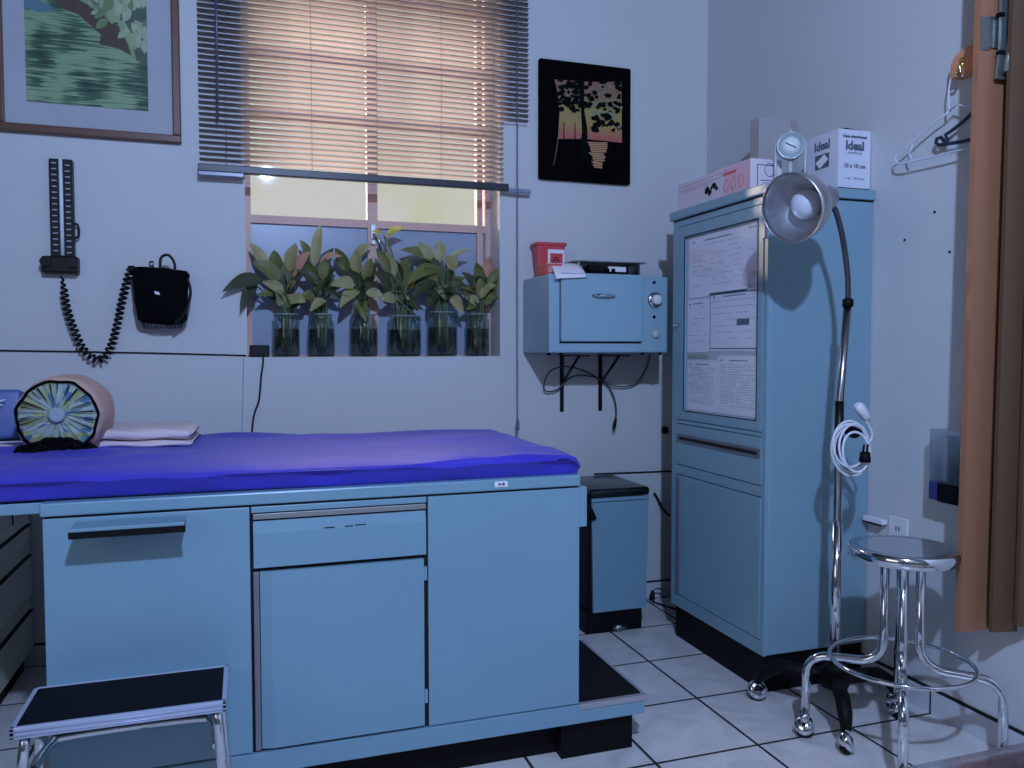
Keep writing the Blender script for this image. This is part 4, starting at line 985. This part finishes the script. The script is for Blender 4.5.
# ------------------------------------------------------------------ pedal bin
t = thing('pedal_bin', 'pale blue pedal bin with padded black lid, between bed and tall cabinet', 'bin', (.03, .14, 0))
build('front_panel', MB().poly([(-.082, -.02, .09), (.152, -.02, .09), (.160, -.02, .532), (-.090, -.02, .532)], (0, .012, 0)), m_enam, t)
build('bin_body', MB().box(-.098, .150, -.008, .318, .085, .545, .003), m_black, t)
build('right_panel', B(.150, .156, -.015, .315, .09, .53), m_enam, t)
build('band', B(-.092, .162, -.024, -.010, .5355, .549, .001), m_enam, t)
ld_ = MB().box(-.102, .166, -.026, .322, .550, .585, .014, 4); build('lid', ld_, mat('black_vinyl_lid', (.004, .004, .005), .22), t, smooth=True)
build('base', B(-.108, .140, -.008, .30, 0, .088, .004), m_black, t)
pd = MB().lathe([(.022, 0), (.024, .004), (0, .010)], (.035, -.012, .018), (0, -1, .4), n=20, sx=1.3, sy=.6); build('pedal', pd, m_steel, t)
build('lid_bracket', T(spl([(-.098, .0, .56), (-.112, -.02, .535), (-.100, -.03, .50), (-.085, -.028, .47)]), .012, 8), m_black, t)

# plug and cord on floor by the cabinet
t = thing('floor_plug', 'black plug with chrome pin and cord lying at the wall foot beside the cabinet', 'plug', (.37, .26, 0))
build('plug_body', T([(.335, .27, .012), (.34, .275, .035), (.345, .28, .055)], [.014, .012, .006], 10), m_blackp, t)
build('pin', T([(.345, .28, .05), (.36, .28, .062), (.40, .27, .058)], .004, 8), m_chrome, t)
build('cord', T(spl([(.34, .27, .006), (.36, .22, .005), (.40, .12, .005), (.45, .02, .005)], 5), .004, 6), m_blackp, t)
o = build('wall_hose', T(spl([at(654, 493, 1, .325), at(658, 499, 1, .32), at(663, 509, 1, .31), at(670, 516, 1, .30)], 5), .005, 7), m_blackp); tag(o, 'short black hose end slanting beside the cabinet, above the bin', 'hose')
o = build('wall_hook', MB().lathe([(.016, 0), (.018, .012), (.014, .02), (0, .022)], at(664, 430, 1, YB), (0, -1, 0), n=16), m_black); tag(o, 'small round black knob on the wall next to the cabinet', 'knob')

# ------------------------------------------------------------------ examination lamp
HX, HY = .303, -.945
t = thing('exam_lamp', 'chrome gooseneck examination lamp with aluminium shade, in front of the tall cabinet', 'lamp', (HX, HY, 0))
hubz = .155
build('hub', MB().lathe([(.040, 0), (.044, .01), (.044, .045), (.03, .06), (.018, .075), (0, .075)], (HX, HY, hubz-.04), n=24), m_black, t)
for (x, y) in ((.178, -.735), (.205, -1.112), (.535, -.952), (.53, -.80)):
    if (x, y) == (.53, -.80): x, y = .48, -.775
    d = Vector((x-HX, y-HY, 0)); L0 = d.length; d.normalize()
    pts = [(HX+d.x*.03, HY+d.y*.03, hubz-.015), (HX+d.x*(L0*.68), HY+d.y*(L0*.68), hubz-.022), (HX+d.x*(L0*.88), HY+d.y*(L0*.88), hubz-.05), (x, y, .066)]
    lg = MB().tube(pts, [.024, .022, .021, .015], 8)
    lo = build('leg', lg, m_black, t)
    cs = MB(); ax = Vector((-d.y, d.x, 0)).normalized()
    ax = (ax+Vector((.5, -.5, 0))).normalized()
    cs.lathe([(0, -.017), (.018, -.017), (.028, -.006), (.029, .0), (.028, .006), (.018, .017), (0, .017)], (x, y, .029), ax, n=24)
    ca = build('caster', cs, m_black, t)
    cw = MB().lathe([(0, -.020), (.012, -.020), (.022, -.014), (.031, -.003), (.031, .010), (.020, .016), (0, .016)], (x, y, .036), (ax+Vector((0, 0, .45))), n=24); cw.tube([(x, y, .05), (x, y, .074)], .007, 8)
    build('caster_hood', cw, m_chrome, ca)
ptop = at(848, 300, 1, HY)
build('pole', T([(HX, HY, hubz+.02), (HX+.003, HY, .97), (ptop.x, HY, ptop.z)], .0115, 14), mat('worn_chrome', (.36, .36, .39), .24, 1, var=.2, vs=30), t)
build('lower_sleeve', T([(HX, HY, hubz+.03), (HX+.002, HY, .62)], .0155, 14), m_chrome, t)
build('grip_sleeve', T([(HX+.002, HY, .80), (HX+.003, HY, .985)], .0135, 12), m_blackp, t)
build('collar', MB().lathe([(.016, -.02), (.016, .0), (.010, .006)], ptop, n=16), m_black, t)
neck = [(ptop.x, HY, ptop.z), at(847.5, 275, 1, HY-.003), at(843.5, 243, 1, HY-.005), at(839, 222, 1, HY-.01), at(834, 208, 1, HY-.01), at(826, 199, 1, HY-.01)]
build('gooseneck', T(spl(neck, 8), .0085, 10), mat('dark_gooseneck', (.10, .10, .12), .3, .8), t)
# shade: opening centre and axis
oc = at(791, 208.5, 1, HY-.07); bkp = at(826, 195, 1, HY-.035)
ax = (bkp-oc); ax.y = abs(ax.y)*.5+.13; ax.z = .028; ax.normalize()
ax = Vector((.914, .29, .27)).normalized()
prof = [(.097, 0), (.099, .003), (.097, .018), (.092, .045), (.083, .072), (.068, .095), (.050, .112), (.038, .120), (.035, .135), (.035, .185), (.030, .190)]
inn = [(max(.003, r-.003), h-.001 if h > .1 else h) for r, h in prof][::-1]
inn = [(.004, .187)]+inn
sh = MB().lathe_loop(prof+inn, oc, ax, n=48)
so = build('lamp_shade', sh, m_alu, t)
so_c = oc+ax*.19
build('shade_cap', MB().lathe([(.030, 0), (.026, .008), (0, .010)], so_c-ax*.001, ax, n=24), m_black, so)
bu = MB().lathe([(.013, .10), (.016, .075), (.034, .055), (.043, .035), (.041, .015), (.030, -.001), (.015, -.009), (0, -.011)], oc+ax*.045, ax, n=28)
build('bulb', bu, m_bulb, so)
build('swivel_joint', T([at(826, 199, 1, HY-.01), oc+ax*.13], .010, 10), m_black, t)
kb = at(853, 430, 1, HY-.02)
build('cord_hook', MB().lathe([(.02, -.022), (.024, -.01), (.024, .012), (.016, .018), (0, .018)], kb, (-.4, -.9, 0), n=20), m_blackp, t)
build('hook_arm', T([(HX+.003, HY, kb.z), kb], .008, 8), m_blackp, t)
# cord
t = thing('extension_cord', 'coiled white electric cord with black plug hung on the lamp pole', 'cord', (kb.x, kb.y, kb.z-.1))
cy_ = HY-.045
cm = MB(); 
loops = [((852, 449), 17.5, 24, 0), ((851, 450), 19.5, 26, .3), ((854, 446), 15, 22, -.3), ((850, 444), 17, 23, .15), ((856, 452), 13.5, 20, .5)]
for k, ((cx_, cyy), a_, b_, ph_) in enumerate(loops):
    pts = []
    for j in range(28):
        an = 2*PI*j/28; x = cx_+a_*math.cos(an)*math.cos(ph_*.3)+b_*math.sin(an)*.12*ph_; y = cyy+b_*math.sin(an)
        pts.append(at(x, y, 1, cy_-.006*k+.008*math.sin(an+k)))
    cm.tube(pts, .0037, 7, closed=True)
cm.tube(spl([at(866, 421, 1, cy_), at(870, 428, 1, cy_), at(872, 436, 1, cy_), at(868, 446, 1, cy_)], 5), .0037, 7)
m_wc = mat('white_cord', (.70, .73, .80), .45)
build('cord_loop', cm, m_wc, t)
so1, so2 = at(857, 404, 1, cy_), at(868, 419, 1, cy_)
build('socket_end', T([so1, so1.lerp(so2, .15), so1.lerp(so2, .85), so2], [.010, .016, .016, .008], 6), m_white, t)
p1, p2 = at(865, 462, 1, cy_-.03), at(865, 452, 1, cy_-.03)
pk = T([p1, p2], [.017, .014], 10); pk.tube([p2+Vector((-.007, 0, 0)), p2+Vector((-.007, -.004, .022))], .003, 6); pk.tube([p2+Vector((.007, 0, 0)), p2+Vector((.007, -.004, .022))], .003, 6)
build('plug', pk, m_black, t)

# ------------------------------------------------------------------ round stool
KX, KY = .341, -1.166
t = thing('round_stool', 'round chrome stool with bent tube legs and foot ring, at the right', 'stool', (KX, KY, 0))
kz = .583
build('seat', MB().lathe([(.0, .006), (.10, .008), (.126, .010), (.133, .008), (.135, .004)], (KX, KY, kz), n=56), mat('polished_seat', (.42, .45, .52), .12, .85, var=.08), t)
build('seat_rim', MB().lathe([(.131, .009), (.136, .010), (.140, .006), (.143, -.003), (.143, -.022), (.138, -.024), (0, -.024)], (KX, KY, kz), n=56), m_chrome, t)
dl = Vector((.166-KX, -1.005-KY, 0)).normalized(); dp = Vector((-dl.y, dl.x, 0))
for k, d in enumerate((dl, -dl, dp, -dp)):
    r0 = .045; C0 = Vector((KX, KY, 0))
    pts = [C0+d*r0+Vector((0, 0, kz-.022)), C0+d*r0+Vector((0, 0, .32))]
    for j in range(1, 7):
        a = PI/2*j/6; pts.append(C0+d*(r0+.065*(1-math.cos(a)))+Vector((0, 0, .32-.065*math.sin(a))))
    pts.append(C0+d*.19+Vector((0, 0, .252)))
    for j in range(1, 7):
        a = PI/2*j/6; pts.append(C0+d*(.19+.058*math.sin(a))+Vector((0, 0, .252-.058*(1-math.cos(a)))))
    pts.append(C0+d*.250+Vector((0, 0, .055)))
    build('leg', T(pts, .0125, 14), m_chrome, t)
    c = C0+d*.252
    w_ = (dp if k < 2 else dl)
    wh = MB().lathe([(0, -.016), (.016, -.016), (.027, -.005), (.027, .005), (.016, .016), (0, .016)], (c.x, c.y, .027), w_, n=22)
    wo = build('caster', wh, m_black, t)
    hd = MB().lathe([(0, -.02), (.012, -.02), (.021, -.013), (.029, -.002), (.028, .010), (.018, .016), (0, .016)], (c.x, c.y, .036), Vector(w_)*.8+Vector((0, 0, .6)), n=22); hd.tube([(c.x, c.y, .045), (c.x, c.y, .075)], .015, 10)
    build('caster_hood', hd, m_chrome, wo)
build('foot_ring', T([(KX+0.186*math.cos(2*PI*k/56), KY+0.186*math.sin(2*PI*k/56), .268) for k in range(56)], .006, 10, closed=True), m_chrome, t)
build('column', T([(KX, KY, kz-.022), (KX, KY, .30)], .016, 14), m_chrome, t)

# ------------------------------------------------------------------ things on the right wall
t = thing('wall_outlet', 'white wall outlet plate low on the right wall above the stool seat', 'outlet', (XR, -.84, .54))
build('plate', B(XR-.006, XR, -.882, -.803, .515, .590, .002), m_white, t)
build('socket_slot', B(XR-.0068, XR-.0058, -.850, -.846, .545, .560), m_gap, t)
build('socket_slot', B(XR-.0068, XR-.0058, -.838, -.834, .545, .560), m_gap, t)
t = thing('plug_adapter', 'white plug adapter sticking out between cabinet and wall outlet', 'adapter', (XR-.03, -.75, .56))
build('adapter_body', MB().box(XR-.032, XR-.006, -.800, -.712, .556, .574, .003), m_white, t)
build('dark_edge', B(XR-.034, XR-.0315, -.800, -.715, .552, .557), m_black, t)

t = thing('wall_pocket', 'clear acrylic wall pocket, blue black at the bottom, right of the outlet', 'wall pocket', (XR, -1.05, .69))
def pk_(x0, x1, y0, y1, z0, z1, **k): return B(x0, x1, y0, y1, z0, z1, **k)
py0, py1 = -1.21, -1.03
pkb = MB(); pkb.box(XR-.072, XR-.069, py0, py1, .69, .90); pkb.box(XR-.072, XR-.001, py1-.003, py1, .69, .90); pkb.box(XR-.072, XR-.001, py0, py0+.003, .69, .90)
build('acrylic_case', pkb, mat('smoky_acrylic', (.32, .36, .46), .12, var=.5, vs=9, **{'Metallic': .4}) if False else m_acryl, t)
build('bottom_tray', B(XR-.074, XR-.001, py0, py1-.03, .685, .742, .004), m_black, t)
build('blue_corner', B(XR-.074, XR-.002, py1-.030, py1+.001, .688, .745, .004), mat('deep_blue_plastic', (.03, .035, .16), .3), t)
ins = MB(); ins.box(XR-.055, XR-.05, -1.115, -1.078, .74, .885); ins.box(XR-.05, XR-.045, -1.16, -1.135, .74, .86)
build('dark_insert', ins, mat('dark_insert', (.05, .06, .08), .3, .6), t)
build('pale_insert', B(XR-.045, XR-.04, -1.125, -1.05, .745, .84), mat('pale_insert', (.50, .52, .58), .3, .3), t)
for i, (x, y, lab) in enumerate(((905, 240, 'small dark screw in the right wall, level with the lamp shade'), (935, 212, 'small dark screw in the right wall, below the white hanger'), (950, 252, 'tiny dark screw in the right wall, lowest of the three near the wooden panel'))):
    p = at(x, y, 0, XR); tag(build('wall_screw', MB().lathe([(.004, 0), (.004, .003), (0, .005)], p, (-1, 0, 0), n=10), m_black), lab, 'screw', 'screws in the right wall')

# coat rail, hook, hangers
t = thing('coat_rail', 'short orange wood coat rail with brass hook, high on the right wall', 'coat rail', (XR, -1.2, 1.94))
rl = MB().poly([(XR-.045, -1.052, 1.935), (XR-.045, -1.05, 1.975), (XR-.045, -1.065, 1.995), (XR-.045, -1.09, 2.008), (XR-.045, -1.222, 2.014), (XR-.045, -1.222, 1.935)], (.045, 0, 0))
build('board', rl, m_brown_x, t)
hk = at(962, 62, 0, XR-.046); HZ = 1.935
hkp = spl([hk, hk+Vector((-.008, 0, -.012)), hk+Vector((-.006, -.001, -.032)), hk+Vector((-.014, -.004, -.042)), hk+Vector((-.026, -.006, -.034))], 5)
build('hook', T(hkp, .004, 8), m_brass, t)
build('hook_plate', MB().box(hk.x-.003, hk.x+.001, hk.y-.008, hk.y+.008, hk.z-.015, hk.z+.012, .001), m_brass, t)
def hang(name, lab, HXp, m, top, lft, tri, y2, r=.0035, notch=None):
    """hanger in a plane parallel to the right wall: hook top, triangle"""
    t = thing(name, lab, 'hanger', (HXp, -1.1, 1.7), 'clothes hangers on the coat rail')
    wf = lambda p: at(p[0], p[1], 0, HXp)
    hk_ = [wf(p) for p in top]
    build('hanger_hook', T(spl(hk_, 6), r*.75, 8), m, t)
    build('hanger_frame', T(spl([wf(p) for p in tri], 6) if False else [wf(p) for p in tri], r, 8), m, t)
    if notch: build('strap_notch', T(spl([wf(p) for p in notch], 5), r*.8, 8), m, t)
    return t
c = lambda x, y: (880+x/5.118, 40+y/5.12)
hang('clothes_hanger', 'translucent white plastic clothes hanger on the brass hook', .598, mat('white_hanger', (.66, .70, .80), .35), 
     [c(425, 185), c(375, 175), c(355, 235), c(352, 320), c(356, 365)], None,
     [c(356, 365), c(300, 405), c(230, 465), c(160, 530), c(100, 578), c(80, 598), c(80, 618), c(92, 632), c(120, 632), c(280, 595), c(400, 565), c(540, 530), c(700, 490), c(720, 470), c(690, 440), c(600, 390), c(480, 345), c(390, 328), c(356, 365)], 0, .0032,
     notch=[c(165, 535), c(160, 560), c(150, 585), c(165, 610)])
hang('clothes_hanger', 'dark navy plastic clothes hanger behind the white one', .612, mat('navy_hanger', (.015, .022, .05), .35),
     [c(640, 150), c(660, 140), c(670, 170), c(640, 210), c(600, 250)], None,
     [c(600, 250), c(512, 335), c(440, 405), c(380, 455), c(335, 485), c(345, 515), c(330, 535), c(300, 538), c(286, 525), c(292, 505), c(312, 498), c(330, 520), c(345, 532), c(420, 520), c(505, 497), c(640, 465), c(780, 430), c(800, 410), c(760, 370), c(600, 250)], 0, .0055)

# ------------------------------------------------------------------ wooden folding panel at the right edge
t = thing('wooden_panel', 'tall orange brown wooden panel with steel clasp at the right edge of the picture', 'wooden panel', (.60, -1.18, .3))
def board(px_lo, px_hi, yb, Y0, Y1, th):
    """upright board: left and right picture edges read at the bottom, at planes Y0 / Y1, thickness th away from the camera"""
    a, b = at(px_lo, yb, 1, Y0), at(px_hi, yb, 1, Y1); zb_ = (a.z+b.z)/2
    c, d = at(px_lo+21.5, 0, 1, Y0), at(px_hi+21.5, 0, 1, Y1); k = ((c.x-a.x)/(c.z-a.z)+(d.x-b.x)/(d.z-b.z))/2; H = 2.78-zb_
    pts = [(a.x, Y0, zb_), (b.x, Y1, zb_), (min(b.x, XR-.001), Y1+th, zb_), (a.x, Y0+th, zb_)]
    return MB().poly(pts, (min(k*H, .03), 0, H))
SY = -1.24
build('stile', board(960, 987, 631, SY, SY, .018), m_wood, t, label='orange wood stile')
sa = at(987, 630, 1, SY); sb = at(994, 630, 1, SY-.02)
build('seam', MB().poly([(sa.x-.004, SY+.004, sa.z+.004), (XR-.001, SY+.004, sa.z+.004), (XR-.001, SY+.016, sa.z+.004), (sa.x-.004, SY+.016, sa.z+.004)], (0, 0, 2.4)), m_gap, t)
build('board', board(992, 1017, 632, SY-.048, SY-.065, .012), m_wood2, t, label='browner second board')
build('wall_board', board(1018, 1036, 627, SY-.09, SY-.11, .012), m_wood2, t)
pz = lambda x, y, d=0: at(x, y, 1, SY-d)
c1, c2 = pz(983, 49, .004), pz(983, 16, .004)
m_clasp = mat('green_grey_steel', (.16, .17, .15), .35, .6)
build('clasp', MB().poly([pz(981, 50, .002), pz(990, 49, .006), pz(990, 16, .006), pz(981, 17, .002)], (0, .022, 0)).poly([pz(990, 47, .006), pz(1003.5, 49, .006), pz(1002.5, 17, .006), pz(990, 16, .006)], (0, .005, 0)), m_clasp, t)
m_galv = mat('galvanised_latch', (.34, .38, .37), .35, .8)
build('latch_bar', MB().poly([pz(997, 78, .02), pz(1005, 79, .02), pz(1010, 72, .02), pz(1016, 52, .02), pz(1020, 20, .02), pz(1022, -40, .02), pz(1003, -40, .02), pz(1001, 40, .02)], (0, .008, 0)), m_galv, t)
build('latch_rod', T([pz(1006, 72, .034), pz(1010, 50, .036), pz(1014, 15, .036), pz(1017, -50, .036)], .0085, 10), m_galv, t)
for y in (52, 14): b_ = pz(1002, y, .024); build('latch_bolt', B(b_.x-.008, b_.x+.008, b_.y-.003, b_.y+.012, b_.z-.004, b_.z+.004), m_black, t)

# ------------------------------------------------------------------ desk corner near the camera
t = thing('desk', 'brownish desk top with glass sheet, its edge crossing the bottom right corner', 'desk', (-.35, -2.6, 0))
build('desk_top', B(-.92, .25, -3.0, -2.348, .712, .744, .003), mat('brown_laminate', (.30, .17, .15), .45, var=.15, vs=5), t)
build('glass_sheet', B(-.92, .25, -3.0, -2.348, .745, .751, .001), clear('desk_glass', (.75, .72, .72), .12), t)
for x in (-.88, .21):
    for y in (-2.96, -2.39): build('leg', B(x-.02, x+.02, y-.02, y+.02, 0, .712, .003), m_frame, t)

# ------------------------------------------------------------------ light
LK = 292
ld = bpy.data.lights.new('ceiling_bulb', 'POINT'); ld.energy = LK; ld.color = (.42, .59, 1.0); ld.shadow_soft_size = .045
lo = bpy.data.objects.new('ceiling_bulb', ld); col.objects.link(lo); lo.location = (-1.18, -3.25, 2.63)

sd = bpy.data.lights.new('sky_daylight', 'SUN'); sd.energy = 7.5; sd.color = (1.0, .86, .78); sd.angle = math.radians(50)
so = bpy.data.objects.new('daylight', sd); col.objects.link(so); so.location = (-2, 4, 4); so.rotation_euler = Vector((.12, -1, -.62)).to_track_quat('-Z', 'Y').to_euler()
s2 = bpy.data.lights.new('low_sun', 'SUN'); s2.energy = 1.0; s2.color = (1.0, .78, .60); s2.angle = math.radians(2)
s2o = bpy.data.objects.new('low_sun', s2); col.objects.link(s2o); s2o.location = (-3, 4, 3); s2o.rotation_euler = Vector((.58, -1, -.26)).to_track_quat('-Z', 'Y').to_euler()
ad = bpy.data.lights.new('side_fill_light', 'AREA'); ad.energy = 7; ad.color = (1.0, .93, .86); ad.shape = 'RECTANGLE'; ad.size = 1.0; ad.size_y = 1.5  # added fill at the left wall, brightens cabinet front and steriliser side
ao = bpy.data.objects.new('side_fill_light', ad); col.objects.link(ao); ao.location = (XL+.02, -2.6, 1.5); ao.rotation_euler = (0, -PI/2, 0)
wld = bpy.data.worlds.new('outdoors'); sc.world = wld; wld.use_nodes = True; nt = wld.node_tree; N = nt.nodes; L = nt.links
bg = N['Background']; tc = N.new('ShaderNodeTexCoord')
no = N.new('ShaderNodeTexNoise'); no.inputs['Scale'].default_value = 9; no.inputs['Detail'].default_value = 4; L.new(tc.outputs['Generated'], no.inputs['Vector'])
rp = N.new('ShaderNodeValToRGB'); e = rp.color_ramp.elements; e[0].position = .42; e[0].color = (.92, .93, .70, 1); e[1].position = .56; e[1].color = (.98, .96, .90, 1)
L.new(no.outputs['Fac'], rp.inputs[0]); L.new(rp.outputs[0], bg.inputs[0]); bg.inputs[1].default_value = .60

vs_ = sc.view_settings
sc.display_settings.display_device = 'sRGB'
vs_.view_transform = 'Standard'; vs_.look = 'None'; vs_.gamma = 1; vs_.exposure = 0; vs_.use_curve_mapping = False
